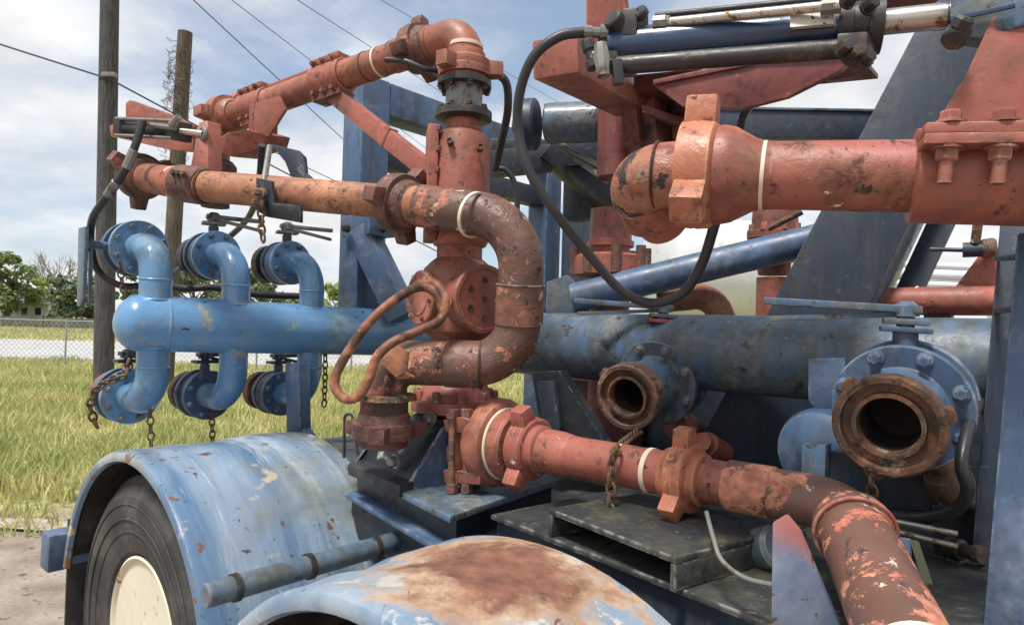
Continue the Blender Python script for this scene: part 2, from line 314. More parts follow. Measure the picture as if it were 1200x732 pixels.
def flange(parent, p, ax, r, th, nb, br, mat, bmat, bside=1, ph=None, bs=.011):
    """disc centred on p; bolts stand on the side given by bside"""
    a, b, n = frame(ax); f = mk('flange', B().lathe(V(p) - n*th/2, n, [(0, r*.985), (th*.12, r), (th*.88, r), (th, r*.985)], 40), mat, parent)
    ph = math.pi/nb if ph is None else ph
    for i in range(nb):
        t = ph + 2*math.pi*i/nb; e = a*math.cos(t) + b*math.sin(t)
        mk('bolt', B().bolt(V(p) + e*br + n*bside*th/2, n*bside, bs, bs*1.7), bmat, f)
    return f
def hose(name, pts, r, mat, label, cat='hose', group=None, seg=12):
    return mk(name, B().tube(spline([P(*q) for q in pts]), r, seg), mat, None, label=label, cat=cat, group=group)
def chain(pts, label, lk=.034, wire=.0035, group=None, name='hanging_chain'):
    pts = spline([V(p) for p in pts], 10); b = B(); acc = 0; i = 0; prev = pts[0]; k = 0; pos = []
    tot = sum((pts[j+1] - pts[j]).length for j in range(len(pts)-1)); n = max(2, int(tot/(lk*.74)))
    cum = [0]
    for j in range(len(pts)-1): cum.append(cum[-1] + (pts[j+1] - pts[j]).length)
    def at(d):
        for j in range(len(pts)-1):
            if cum[j+1] >= d: return pts[j].lerp(pts[j+1], (d - cum[j])/max(1e-6, cum[j+1]-cum[j])), (pts[j+1]-pts[j]).normalized()
        return pts[-1], (pts[-1]-pts[-2]).normalized()
    for k in range(n + 1):
        p, t = at(tot*k/n); a, bb, _ = frame(t, A if abs(t.dot(A)) < .9 else U)
        w = a if k % 2 else bb; l2 = lk/2; w2 = lk*.32; path = []
        for j in range(12):
            th = 2*math.pi*j/12; path.append(p + t*l2*math.cos(th)*1.0 + w*w2*math.sin(th))
        rs = []
        for j in range(12):
            tg = (path[(j+1) % 12] - path[j-1]).normalized(); x, y, _ = frame(tg, t.cross(w))
            rs.append([path[j] + (x*math.cos(2*math.pi*m/5) + y*math.sin(2*math.pi*m/5))*wire for m in range(5)])
        b.rings(rs, closed=True)
    return mk(name, b, 'rusty_chain', None, label=label, cat='chain', group=group)
#==BODY==
# ================================================================== SETTING: ground, road, path
g = B(); n = 24; ext = [-400, -160, -70, -30, -16, -10, -7, -5, -3.5, -2.5, -1.5, -.5, .5, 1.5, 3, 5, 8, 12, 20, 40, 90, 200, 400]
ys = [-60, -20, -6, -2, 0, 1, 2, 2.8, 3.6, 4.3, 5, 6, 8, 11, 15, 20, 28, 40, 60, 100, 200, 500, 1200]
vs = [(x, y, (random.uniform(-.02, .012) if y > 4.5 and y < 20 else -.004)) for y in ys for x in ext]; m = len(ext)
g.add(vs, [(j*m + i, j*m + i + 1, (j+1)*m + i + 1, (j+1)*m + i) for j in range(len(ys)-1) for i in range(m-1)])
tag(mk('ground', g, 'ground_soil', ang=80), kind='structure')
tag(mk('road', B().prism([(-200, 21.5, .0), (200, 21.5, .0), (200, 35, .0), (-200, 35, .0)], (0, 0, .03), 0), 'concrete_road'), kind='structure')
pth = [(-9 + i*.9, 4.75 + .12*math.sin(i*1.3)) for i in range(9)]
tag(mk('path', B().add([(x, y - .13 + random.uniform(-.03, .03), .014) for x, y in pth] + [(x, y + .13 + random.uniform(-.03, .03), .014) for x, y in pth], [(i, i+1, 10+i, 9+i) for i in range(8)]), 'path_sand'), kind='structure')
# grass
gb = B(); rnd = random.Random(3)
def blade(x, y, h, w):
    a = rnd.uniform(0, 6.28); dx, dy = math.cos(a)*w, math.sin(a)*w; b_ = rnd.uniform(0, 6.28); l = h*rnd.uniform(.15, .8); tx, ty = math.cos(b_)*l, math.sin(b_)*l
    k = len(gb.v); gb.v += [(x-dx, y-dy, -.02), (x+dx, y+dy, -.02), (x+dx*.7+tx*.4, y+dy*.7+ty*.4, h*.6), (x-dx*.7+tx*.4, y-dy*.7+ty*.4, h*.6), (x+tx, y+ty, h)]
    gb.f += [(k, k+1, k+2, k+3), (k+3, k+2, k+4)]
for i in range(90000):
    u = rnd.random(); y = 4.6 + 16.6*u**1.5; px = rnd.uniform(-160, 760); x = (px - 600)/780*y
    cl = math.sin(x*2.1 + 1.3*math.sin(y*1.1))*math.sin(y*1.7 + x*.6)
    if rnd.random() > .58 + .42*cl: continue
    if y < 7.5 and rnd.random() > (y - 4.7)*.42 + .06 + .25*cl: continue
    blade(x, y, rnd.uniform(.06, .17)*(1 + .5*max(0, cl)), rnd.uniform(.004, .008) + y*.0006)
for i in range(2600):
    y = 5.4 + 13*rnd.random()**1.4; px = rnd.uniform(-160, 760); x = (px - 600)/780*y
    for k in range(7): blade(x + rnd.gauss(0, .05), y + rnd.gauss(0, .05), rnd.uniform(.14, .30), rnd.uniform(.004, .009) + y*.0004)
for i in range(16000):
    y = rnd.uniform(35.3, 60); x = rnd.uniform(-56, 5); blade(x, y, rnd.uniform(.08, .2), .05)
tag(mk('grass', gb, 'grass_blades', ang=180, kind='stuff'), 'short yellowish green grass in the field behind the trailer', 'grass')
# ---------------- fence, wall, trees, house, poles
fb = thing('chain_link_fence', 'thin chain link fence between the grass and the pale road', 'fence', (-9, 18.5, 0))
def fx(x): return V((x, 18.5 + .02*x, 0))
wv = B(); x = -18.0
for i in range(150):
    for sgn in (1, -1):
        x0 = -18 + i*.14; x1 = x0 + sgn*1.25
        wv.beam(fx(x0) + U*.04, fx(x1) + U*1.29, .006, .006, U, 0)
mk('wire_mesh', wv, 'galvanised', fb, kind='stuff')
for x in [-17.4 + 2.6*i for i in range(8)]: mk('post', B().cyl(fx(x) - U*.05, fx(x) + U*1.36, .025, seg=10), 'galvanised', fb)
mk('top_rail', B().cyl(fx(-18) + U*1.3, fx(3) + U*1.3, .015, seg=8), 'galvanised', fb)
lw = thing('low_wall', 'low dark boundary wall in front of the far trees', 'wall', (-30, 61, 0))
for i in range(24):
    x = -70 + i*3.6; h = 1.0 + random.uniform(-.05, .07); mk('panel', B().box((x, 61 + random.uniform(-.04, .04), h/2), (1, 0, 0), (0, 1, 0), U, 1.76, .09, h/2, .01), 'dark_boards', lw)
    mk('pillar', B().box((x + 1.8, 61, .58), (1, 0, 0), (0, 1, 0), U, .10, .14, .58, .01), 'dark_boards', lw)
def crown(c, rx, rz, n, size, rg, ncl=26):
    b = B(); cl = []
    for i in range(ncl):
        th = rg.uniform(0, 6.28); ph = math.acos(rg.uniform(-.95, 1)); k = rg.uniform(.4, 1.0)
        cl.append((V((math.cos(th)*math.sin(ph)*rx, math.sin(th)*math.sin(ph)*rx, math.cos(ph)*rz))*k, rg.uniform(.16, .34)*rx))
    for i in range(n):
        q, r = cl[rg.randrange(ncl)]; d = V((rg.gauss(0, 1), rg.gauss(0, 1), rg.gauss(0, .75))); d = d/max(.6, d.length)*r*rg.uniform(.5, 1.05)
        p = c + q + d; sz = size*rg.uniform(.6, 1.4); nrm = (d.normalized() + V((rg.uniform(-.8, .8), rg.uniform(-.8, .8), rg.uniform(-.3, .9)))).normalized()
        a, bb, _ = frame(nrm, V((rg.uniform(-1, 1), rg.uniform(-1, 1), .3)))
        b.add([p - a*sz, p + bb*sz*.55, p + a*sz, p - bb*sz*.55], [(0, 1, 2, 3)])
    return b
def branches(b, p, d, ln, r, lev, rg, spread=.6):
    q = p + d*ln; mid = (p + q)/2 + V((rg.uniform(-1, 1), rg.uniform(-1, 1), 0))*ln*.06
    b.tube([p, mid, q], [r, r*.85, r*.65], 7 if lev > 1 else 5)
    if lev > 0:
        for i in range(rg.randint(2, 4)):
            e = (d + V((rg.uniform(-1, 1), rg.uniform(-1, 1), rg.uniform(-.3, .7)))*spread).normalized()
            branches(b, p + (q - p)*rg.uniform(.55, 1), e, ln*rg.uniform(.55, .85), r*.6, lev - 1, rg, spread)
def tree(px, d, h, rx, mat, label, n=2600, size=.24, seed=1, trunk=.35):
    rg = random.Random(seed); base = V(((px - 600)/780*d, d, 0)); t = thing('leafy_tree', label, 'tree', base, 'trees beyond the road')
    b = B(); rz = h*(1 - trunk)/2*1.08; c = base + U*(h - rz)
    b.tube([base - U*.1, base + U*h*.25 + V((.1, 0, 0)), base + U*h*.6], [h*.035, h*.028, h*.014], 9)
    for i in range(6):
        th = rg.uniform(0, 6.28); branches(b, base + U*h*rg.uniform(.25, .55), V((math.cos(th), math.sin(th), rg.uniform(.5, 1.1))).normalized(), rx*.6, h*.013, 1, rg)
    mk('trunk', b, 'bark', t); mk('crown', crown(c, rx, rz, n, size, rg), mat, t, 180)
TL = [(-48, 70, 9.2, 4.2, 'leaf_green', 'tall broad green tree beyond the low wall, left of the white house'), (8, 72, 8.4, 3.6, 'leaf_green', 'rounded green tree beyond the low wall, beside the white house'),
      (78, 66, 5.6, 2.6, 'leaf_dark', 'dark bushy tree in front of the bare tree, right of the house'), (104, 68, 5.2, 2.4, 'leaf_dark', 'dark low tree right behind the tall wooden pole'),
      (48, 84, 5.8, 2.6, 'leaf_light', 'pale green tree peeping over the roof of the house'), (226, 72, 7.6, 3.6, 'leaf_dark', 'dark tree seen between the first and second blue outlet'),
      (306, 75, 7.4, 3.6, 'leaf_dark', 'low dark tree seen between the second and third blue outlet'), (398, 60, 5.2, 1.9, 'leaf_light', 'small light green tree seen beside the third blue outlet'),
      (436, 64, 4.6, 1.5, 'leaf_green', 'small green tree seen under the slanted blue brace'), (172, 74, 6.4, 3.0, 'leaf_dark', 'dark tree mostly hidden behind the first blue outlet'),
      (-130, 74, 8.6, 4.0, 'leaf_green', 'broad green tree further along the low wall from the house'), (-215, 70, 7.6, 3.6, 'leaf_dark', 'dark broad tree near the end of the low wall')]
for i, (px, d, h, rx, m_, lb) in enumerate(TL): tree(px, d, h, rx, m_, lb, 3800 if i < 2 else 2800, .27, 11 + i, .06 if i > 1 else .1)
rg = random.Random(5); bt = V(((68 - 600)/780*88, 88, 0)); t = thing('bare_tree', 'leafless grey tree with spreading twigs behind the house', 'tree', bt, 'trees beyond the road')
b = B(); b.tube([bt, bt + U*4], [.3, .22], 8)
for i in range(9):
    th = i*.72; branches(b, bt + U*(3.2 + .1*i), V((math.cos(th), math.sin(th), rg.uniform(.5, 1.2))).normalized(), 2.5, .10, 4, rg, .6)
mk('trunk', b, 'twig_grey', t)
# house
hp = V(((42 - 600)/780*78, 78, 0)); h_ = thing('house', 'small white house with dark grey roof among the far trees', 'house', hp)
mk('wall', B().box(hp + U*1.2, (1, 0, 0), (0, 1, 0), U, 3.0, 2.2, 1.2, .02), 'house_wall', h_)
mk('roof', B().prism([hp + V((-3.4, -2.6, 2.35)), hp + V((-3.4, 2.6, 2.35)), hp + V((-3.4, 0, 3.4))], (6.8, 0, 0), .03), 'roof_shingle', h_)
for x in (-1.6, .3, 1.9):
    w_ = mk('window', B().box(hp + V((x, -2.21, 1.5)), (1, 0, 0), (0, 1, 0), U, .42, .04, .5, .01), 'pale_plate', h_); mk('pane', B().box(hp + V((x, -2.24, 1.5)), (1, 0, 0), (0, 1, 0), U, .34, .03, .42, 0), 'window_glass', w_)
# utility poles + cables
p1 = thing('utility_pole', 'tall dark grey wooden pole rising beside the first blue outlet', 'pole', P(121, 466, 11.9)); b0 = P(121, 470, 11.9); b0.z = -.1
t0 = P(129, -30, 11.9); mk('shaft', B().tube([b0, b0.lerp(t0, .5), t0], [.165, .158, .15], 16), 'weathered_wood', p1)
mk('bracket', B().box(P(128, 88, 11.72), (1, 0, 0), (0, 1, 0), U, .12, .05, .04, .01), 'grey_steel', p1)
p2b = P(192, 470, 13.6); p2b.z = -.1; p2 = thing('utility_pole', 'short leaning brown pole overgrown with dry vines', 'pole', p2b); p2t = P(217, 38, 13.6)
mk('shaft', B().tube([p2b, p2b.lerp(p2t, .5), p2t], [.165, .155, .14], 14), 'old_wood', p2)
vb = B(); rg = random.Random(9)
for i in range(150):
    t_ = rg.choice((rg.uniform(.78, .97), rg.uniform(.62, .97))); c = p2b.lerp(p2t, t_); a = rg.uniform(0, 6.28); pts = []
    for k in range(5):
        rr = .16 + rg.uniform(0, .24)**1.3*(1.0 if k in (2, 3) else .4); pts.append(c + V((math.cos(a)*rr - .09, math.sin(a)*rr, 0))); a += rg.uniform(.1, .6); c = c + U*rg.uniform(-.16, .05)
    vb.tube(spline(pts, 3), .005, 4)
mk('vines', vb, 'dry_vine', p2, kind='stuff')
def cable(a, c, sag, r, lab, g_='overhead cables', ea=1.2, ec=1.6):
    a = P(*a); c = P(*c); a, c = a - (c - a)*ea, c + (c - a)*ec; pts = [a.lerp(c, t/16) - U*sag*4*(t/16)*(1 - t/16) for t in range(17)]
    mk('overhead_cable', B().tube(pts, r, 6), 'cable_black', None, label=lab, cat='cable', group=g_)
cable((-260, -40, 12.5), (129, 93, 11.72), .1, .016, 'thick cable reaching the tall grey pole from the open side', ec=0)
cable((129, 93, 11.72), (330, 196, 14.5), .12, .016, 'thick cable running from the tall grey pole past the vine pole', ea=0, ec=4)
cable((215, -14, 20), (440, 196, 34), .1, .018, 'bare cable sloping past the red upper arm pipe, darkest of its bundle')
cable((262, 0-10, 24), (470, 150, 40), .1, .016, 'thin cable next to the darkest sloping cable')
cable((340, -8, 24), (520, 108, 40), .1, .016, 'thin cable crossing behind the red elbow on top of the tower')
cable((430, -12, 26), (640, 110, 44), .1, .014, 'faint cable passing over the bend of the black hose')
cable((340, 186, 26), (440, 232, 34), .08, .018, 'short stretch of cable behind the grey latch plate', ea=.35)

# ================================================================== TRAILER
O1 = P(148, 529, 2.05); O2 = P(425, 708, 1.0); RF = .6
O1.z = O2.z = 1.122
TR = thing('pipe_trailer', 'blue steel pipe trailer with rusty rounded fenders and open frame', 'trailer', V((O1.x, O1.y, 0)))
def fender(O, wid, th0, th1, mat, wave=0):
    b = B(); rs = []; NA = 44; rg = random.Random(4); dl = [(rg.uniform(1, 8), rg.uniform(4, 40), rg.uniform(.004, .011), rg.uniform(1.5, 4)) for _ in range(9)]
    def dent(j, k): return -sum(q[2]*math.exp(-((j - q[0])/1.1)**2 - ((k - q[1])/q[3])**2) for q in dl)
    for k in range(NA + 1):
        th = math.radians(th0 + (th1 - th0)*k/NA); e = L*math.sin(th) + U*math.cos(th); c = O - U*RF; prof = []
        # rolled lip at the outer edge, skin, plain inner edge, then the underside back
        lip = [(.016, -.040), (.004, -.034), (0, -.020), (.006, -.006), (.02, 0)]
        for a_, r_ in lip: prof.append((a_, r_))
        for j in range(1, 9): prof.append((.02 + (wid - .02)*j/8, .004*math.sin(j*1.9 + k*.35)*wave + dent(j, k)))
        for j in range(8, 0, -1): prof.append((.02 + (wid - .02)*j/8, -.010 + .004*math.sin(j*1.9 + k*.35)*wave + dent(j, k)))
        prof += [(.026, -.012), (.016, -.014), (.012, -.024), (.022, -.036)]
        rs.append([c + A*a_ + e*(RF + r_) for a_, r_ in prof])
    b.rings(rs); return mk('fender', b, mat, TR, 40)
s = NB('fender_rust')
base = s.mix(s.rng(s.noise(5, 6), .4, .6), lin((144, 158, 170)), lin((106, 130, 154)))
base = s.mix(s.rng(s.noise(9, 8, .65), .58, .62), base, lin((184, 180, 170)))
dcen = s.n.new('ShaderNodeVectorMath'); dcen.operation = 'SUBTRACT'; s.l(s.g.outputs['Position'], dcen.inputs[0]); dcen.inputs[1].default_value = tuple(O2 + A*.27 + R*.02 - U*.01)
dm = s.n.new('ShaderNodeVectorMath'); dm.operation = 'LENGTH'; s.l(dcen.outputs[0], dm.inputs[0])
fr = s.math('ADD', dm.outputs['Value'], s.rng(s.noise(9, 8, .7), .2, .8, -.16, .16))
rust = s.mix(s.rng(s.noise(22, 8), .35, .65), lin((136, 92, 72)), lin((92, 60, 50)))
tan = s.mix(s.rng(s.noise(12, 6), .4, .6), lin((192, 166, 138)), lin((166, 136, 110)))
col = s.mix(s.rng(fr, .25, .19), base, tan); col = s.mix(s.rng(fr, .21, .10), col, rust)
col = s.mix(s.rng(s.noise(14, 8, .7, (3, 1, 1), .8), .63, .645), col, rust)
s.l(col, s.b.inputs['Base Color']); s.l(s.rng(fr, .25, .12, .32, .8), s.b.inputs['Roughness'])
bp = s.n.new('ShaderNodeBump'); bp.inputs['Strength'].default_value = .25; bp.inputs['Distance'].default_value = .006; s.l(s.noise(50, 6), bp.inputs['Height']); s.l(bp.outputs[0], s.b.inputs['Normal'])
MATS['fender_rust'] = s.m
s = NB('fender_paint')
def axis_vec(ka, kl, kz):
    cb_ = s.n.new('ShaderNodeCombineXYZ')
    for i_, (ax_, k_) in enumerate(((A, ka), (L, kl))):
        d_ = s.n.new('ShaderNodeVectorMath'); d_.operation = 'DOT_PRODUCT'; s.l(s.g.outputs['Position'], d_.inputs[0]); d_.inputs[1].default_value = tuple(ax_*k_); s.l(d_.outputs['Value'], cb_.inputs[i_])
    sp_z = s.n.new('ShaderNodeSeparateXYZ'); s.l(s.g.outputs['Position'], sp_z.inputs[0]); s.l(s.math('MULTIPLY', sp_z.outputs[2], kz), cb_.inputs[2]); return cb_.outputs[0]
def nz(vec, sc, det=6, rough=.6):
    n_ = s.n.new('ShaderNodeTexNoise'); n_.inputs['Scale'].default_value = sc; n_.inputs['Detail'].default_value = det; n_.inputs['Roughness'].default_value = rough; n_.inputs['Distortion'].default_value = .25; s.l(vec, n_.inputs['Vector']); return n_.outputs['Fac']
va = axis_vec(6, .8, .8); vb2 = axis_vec(1, 1, 1)
fcol = s.mix(s.rng(nz(va, 1.1), .42, .58), lin((84, 112, 142)), lin((134, 153, 172)))
fcol = s.mix(s.rng(nz(va, 1.9), .56, .66, 0, .8), fcol, lin((186, 192, 196)))
fcol = s.mix(s.rng(nz(vb2, 2.2), .50, .70, 0, .75), fcol, lin((120, 128, 130)))
fcol = s.mix(s.rng(nz(va, 2.6, 8), .60, .70, 0, .8), fcol, lin((132, 132, 112)))
fcol = s.mix(s.rng(nz(vb2, 6, 8), .63, .68), fcol, lin((190, 178, 150)))
drel = s.n.new('ShaderNodeVectorMath'); drel.operation = 'SUBTRACT'; s.l(s.g.outputs['Position'], drel.inputs[0]); drel.inputs[1].default_value = tuple(O1)
dacr = s.n.new('ShaderNodeVectorMath'); dacr.operation = 'DOT_PRODUCT'; s.l(drel.outputs[0], dacr.inputs[0]); dacr.inputs[1].default_value = tuple(A); acr = dacr.outputs['Value']
moss = s.math('ADD', acr, s.rng(nz(vb2, 3.5, 8), .2, .8, -.30, .30))                     # mossy dirt on the frame side
fcol = s.mix(s.rng(moss, .36, .62, 0, .9), fcol, s.mix(s.rng(nz(vb2, 14), .4, .6), lin((98, 104, 92)), lin((128, 120, 86))))
rimr = s.math('ADD', s.rng(acr, .13, .04, 0, .055), nz(vb2, 11, 8, .65))                   # chips are denser along the outer rim
fcol = s.mix(s.rng(rimr, .635, .655), fcol, lin((112, 78, 60)))
fcol = s.mix(s.rng(nz(vb2, 45, 4), .66, .69), fcol, lin((76, 70, 68)))
s.l(fcol, s.b.inputs['Base Color']); s.l(s.rng(nz(vb2, 12), .3, .7, .18, .36), s.b.inputs['Roughness']); s.b.inputs['Coat Weight'].default_value = .3
bp = s.n.new('ShaderNodeBump'); bp.inputs['Strength'].default_value = .2; bp.inputs['Distance'].default_value = .006; s.l(nz(vb2, 35), bp.inputs['Height']); s.l(bp.outputs[0], s.b.inputs['Normal'])
MATS['fender_paint'] = s.m
f1 = fender(O1, .62, -96, 80, 'fender_paint', 1); tag(f1, 'scraped light blue rounded fender over the visible wheel')
def dark_shell(O, wid, f_):
    rs = []
    for k in range(33):
        th = math.radians(-90 + 166*k/32); e = L*math.sin(th) + U*math.cos(th); c_ = O - U*RF
        rs.append([c_ + A*a_ + e*(RF + r_) for a_, r_ in ((.03, -.018), (wid - .01, -.018), (wid - .01, -.026), (.03, -.026))])
    mk('fender_dark_shell', B().rings(rs), 'black_rubber', f_, 40)  # added black shell that darkens the fender inside, for its dirty underside
f2 = fender(O2, .42, -92, 84, 'fender_rust', 1); tag(f2, 'blue rounded fender with a big rust patch on its crown')
def wheel(O, dual):
    c = O - U*RF; c = V((c.x, c.y, .518)); w = thing('wheel', None, None, c); w.parent = TR; w.location = c - TR.location; WORLD[w.name] = c
    for a0 in ([.05, .34] if dual else [.05]):
        q = c + A*a0; ro = .516
        pr = [(.025, .258), (.004, .28), (-.012, .36), (-.018, .41), (-.012, .455), (.004, .478), (.006, .486), (.018, .498), (.03, ro)]
        for j in range(4):
            x = .03 + j*.055; pr += [(x + .044, ro + .003), (x + .0445, ro - .012), (x + .0545, ro - .012), (x + .055, ro + .003)]
        pr += [(.255, ro), (.275, .49), (.29, .42), (.285, .36), (.262, .258)]
        tb = B().lathe(q, A, pr, 72)
        for rr in (.345, .385, .432): tb.torus(q + A*(-.0165 if rr > .38 else -.009), A, rr, .003, 64, 6)
        mk('tyre', tb, 'tyre_rubber', w, 25)
        rb = B().lathe(q, A, [(.022, .262), (.012, .266), (.008, .258), (.016, .250), (.05, .242), (.09, .232), (.10, .222), (.085, .19), (.075, .15), (.05, .125), (.045, .10), (.045, 0)], 56)
        rim = mk('rim', rb, 'cream_paint', w, 40)
        if a0 < .1:
            for i in range(8):
                t = 2*math.pi*i/8; e = U*math.cos(t) + L*math.sin(t); mk('wheel_nut', B().bolt(q + e*.165 + A*.078, -A, .017, .03), 'rusty_iron', w)
            mk('hub', B().lathe(q + A*.045, -A, [(0, .065), (.02, .06), (.03, .045), (.034, 0)], 24), 'cream_paint', w)
dark_shell(O1, .62, f1); dark_shell(O2, .42, f2); wheel(O1, True); wheel(O2, False)
# axle tubes, frame rails, crossmembers
tb0, tb1 = P(240, 698, 1.5), P(478, 630, 1.93)
st = mk('side_tube', B().cyl(tb0, tb1, .028, seg=22, ch=.004), 'dull_blue_paint', TR)
for t_ in (.12, .45, .8): mk('clamp_band', B().ring(tb0.lerp(tb1, t_), tb1 - tb0, .0275, .0325, .014), 'dark_metal', st)
ax_c = V((O1.x, O1.y, 0))
def T(l, a, z): return ax_c + L*l + A*a + U*z       # trailer coordinates: along, across, up
mk('axle', B().cyl(T(0, .1, .52), T(0, 1.9, .52), .06), 'black_blue_steel', TR)
mk('axle', B().cyl(T(-1.25, -.2, .52), T(-1.25, 1.7, .52), .06), 'black_blue_steel', TR)
for a_ in (.74, 1.55): mk('frame_rail', B().box(T(-1.6, a_, .80), L, A, U, 2.35, .06, .15, .006), 'black_blue_steel', TR)
for l_ in (.55, -.35, -1.0, -1.8, -2.6, -3.4): mk('crossmember', B().box(T(l_, 1.145, .80), L, A, U, .05, .342, .12, .005), 'black_blue_steel', TR)
mk('fender_skirt', B().box(T(-.62, .655, .86), L, A, U, .16, .01, .20, .003), 'black_blue_steel', TR)
mk('rear_bumper', B().box(P(73, 642, 2.62) + A*.62, A, L, U, .68, .05, .07, .006), 'blue_paint', TR)
bl = P(60, 645, 2.60); mk('tail_light', B().box(bl + A*.02 - L*-.028, L, A, U, .012, .04, .04, .006), 'red_lens', TR)
for a_ in (.16, .5): mk('bumper_bracket', B().beam(T(.62, a_ + .22, .72), T(.92, a_ + .22, .72), .05, .1), 'black_blue_steel', TR)
mk('mud_flap', B().box(T(.60, .16, .42), A, L, U, .14, .006, .34, .003), 'black_rubber', TR)
mk('flap_bracket', B().beam(T(.60, .02, .77), T(.60, .72, .77), .03, .03), 'black_blue_steel', TR)
# base plate of the tower and its pedestal
q0, q1, q2 = P(405, 547, 2.14), P(527, 615, 1.6), P(657, 569, 2.03)
zb = 1.085; q0.z = q1.z = q2.z = zb; q3 = q0 + q2 - q1
mk('base_plate', B().prism([q0, q1, q2, q3], -U*.018, .004), 'dull_blue_paint', TR)
dn = -U*.10; ins = ((q2 - q1).normalized()*.05)
mk('base_channel', B().prism([q0 + ins - U*.02, q1 + ins + (q0-q1).normalized()*.03 - U*.02, q2 - ins*.3 + (q3-q2).normalized()*.03 - U*.02, q3 - ins*.3 - U*.02], -U*.07, .004), 'black_blue_steel', TR)
mk('lower_plate', B().prism([q0 + A*.0 - U*.092, q1 + (q0-q1).normalized()*.02 - U*.092, q2 + ins - U*.092, q3 + ins - U*.092], -U*.014, .003), 'blue_paint', TR)
mk('base_web', B().prism([q0 + ins*.6 - U*.107, q1 + ins*.6 + (q0-q1).normalized()*.05 - U*.107, q2 + ins*.2 - U*.107, q3 + ins*.2 - U*.107], -U*.12, .003), 'black_blue_steel', TR)
e1 = (q0 - q1).normalized(); e2 = (q2 - q1).normalized()
mk('gusset', B().prism([P(470, 583, 1.83), P(521, 500, 1.90), P(545, 498, 1.98), P(545, 590, 1.94)], -A*.012, .002), 'blue_paint', TR)
mk('pedestal_plate', B().prism([P(412, 550, 2.10), P(470, 580, 1.835), P(521, 500, 1.905), P(500, 478, 2.0), P(440, 505, 2.1)], A*.014, .002), 'black_blue_steel', TR)
mk('gusset', B().prism([P(408, 551, 2.09), P(432, 517, 2.09), P(440, 517, 2.16), P(440, 548, 2.16)], -L*.012, .002), 'blue_paint', TR)
for (x, y, d) in ((506, 490, 1.925), (464, 540, 1.91)): mk('bolt', B().bolt(P(x, y, d), -A, .016, .024), 'grey_steel', TR)
mk('rubber_pad', B().prism([P(407, 556, 2.05), P(468, 584, 1.80), P(500, 571, 1.9), P(440, 545, 2.14)], U*.035, .006), 'black_rubber', TR)
# side deck plate and open steel channel
D0, D1 = P(575, 612, 1.66), P(915, 722, 1.07); zd = 1.075; D0.z = D1.z = zd; dd = (D1 - D0).normalized(); da = V((-dd.y, dd.x, 0)); da = da if da.y > 0 else -da
mk('side_deck', B().prism([D0, D1 + dd*.2, D1 + dd*.2 + da*.62, D0 + da*.62], -U*.012, .003), 'grimy_deck', TR)
mk('deck_edge', B().prism([D0 + da*.02 - U*.013, D1 + dd*.2 + da*.02 - U*.013, D1 + dd*.2 + da*.08 - U*.013, D0 + da*.08 - U*.013], -U*.20, .003), 'navy_paint', TR)
c0, c1 = P(643, 603, 1.50), P(792, 644, 1.20); zc = (c0.z + c1.z)/2; c0.z = c1.z = zc; cd_ = (c1 - c0).normalized(); ca = V((-cd_.y, cd_.x, 0)); ca = ca if ca.y > 0 else -ca
ch = zc - zd - .002; ln_ = (c1 - c0).length
mk('channel_top', B().prism([c0, c1, c1 + ca*.42, c0 + ca*.42], -U*.012, .003), 'grimy_deck', TR)
for q in (c0, c1 - cd_*.012): mk('channel_side', B().prism([q - U*.0125, q + cd_*.012 - U*.0125, q + cd_*.012 + ca*.42 - U*.0125, q + ca*.42 - U*.0125], -U*(ch - .012), .002), 'grimy_deck', TR)
# pipe saddle fins under the lower elbow
s = NB('saddle_paint'); sp = s.n.new('ShaderNodeSeparateXYZ'); s.l(s.g.outputs['Position'], sp.inputs[0])
ov = s.rng(s.math('ADD', sp.outputs[2], s.rng(s.noise(9, 6), .2, .8, -.05, .05)), 1.19, 1.25)     # red overspray on the fin tips
blu = s.mix(s.rng(s.noise(14, 6), .4, .65), lin((100, 114, 142)), lin((134, 142, 156)))
s.l(s.mix(s.rng(s.noise(30, 5), .64, .67), s.mix(ov, blu, lin((162, 100, 92))), lin((96, 72, 64))), s.b.inputs['Base Color']); s.b.inputs['Roughness'].default_value = .5; MATS['saddle_paint'] = s.m
mk('saddle_fin', B().prism([P(903, 775, 1.04), P(905, 612, 1.04), P(920, 603, 1.04), P(936, 622, 1.04), P(1000, 775, 1.04)], A*.014, .003), 'saddle_paint', TR)
mk('saddle_fin', B().prism([P(1030, 750, 1.18), P(1036, 660, 1.18), P(1050, 630, 1.18), P(1066, 632, 1.18), P(1068, 700, 1.18), P(1065, 750, 1.18)], A*.014, .003), 'saddle_paint', TR)
# right standing post and the darker one behind
rp = [P(1150, 745, 1.02), P(1192, 272, 1.06), P(1262, 272, 1.0), P(1240, 745, .96)]
mk('stand_post', B().prism(rp, A*.09, .006), 'blue_paint', TR)
rp2 = [P(1130, 745, 1.42), P(1172, 258, 1.5), P(1215, 258, 1.46), P(1180, 745, 1.38)]
mk('stand_post', B().prism(rp2, A*.08, .006), 'navy_paint', TR)
for y in (303, 364): mk('post_tie', B().beam(P(1168, y, 1.49), P(1198, y - 3, 1.07), .012, .012), 'navy_paint', TR)
mk('post_foot', B().prism([P(1040, 752, 1.5), P(1260, 752, 1.4), P(1260, 752, 1.4) + A*.2, P(1040, 752, 1.5) + A*.2], -U*.08, .004), 'black_blue_steel', TR)
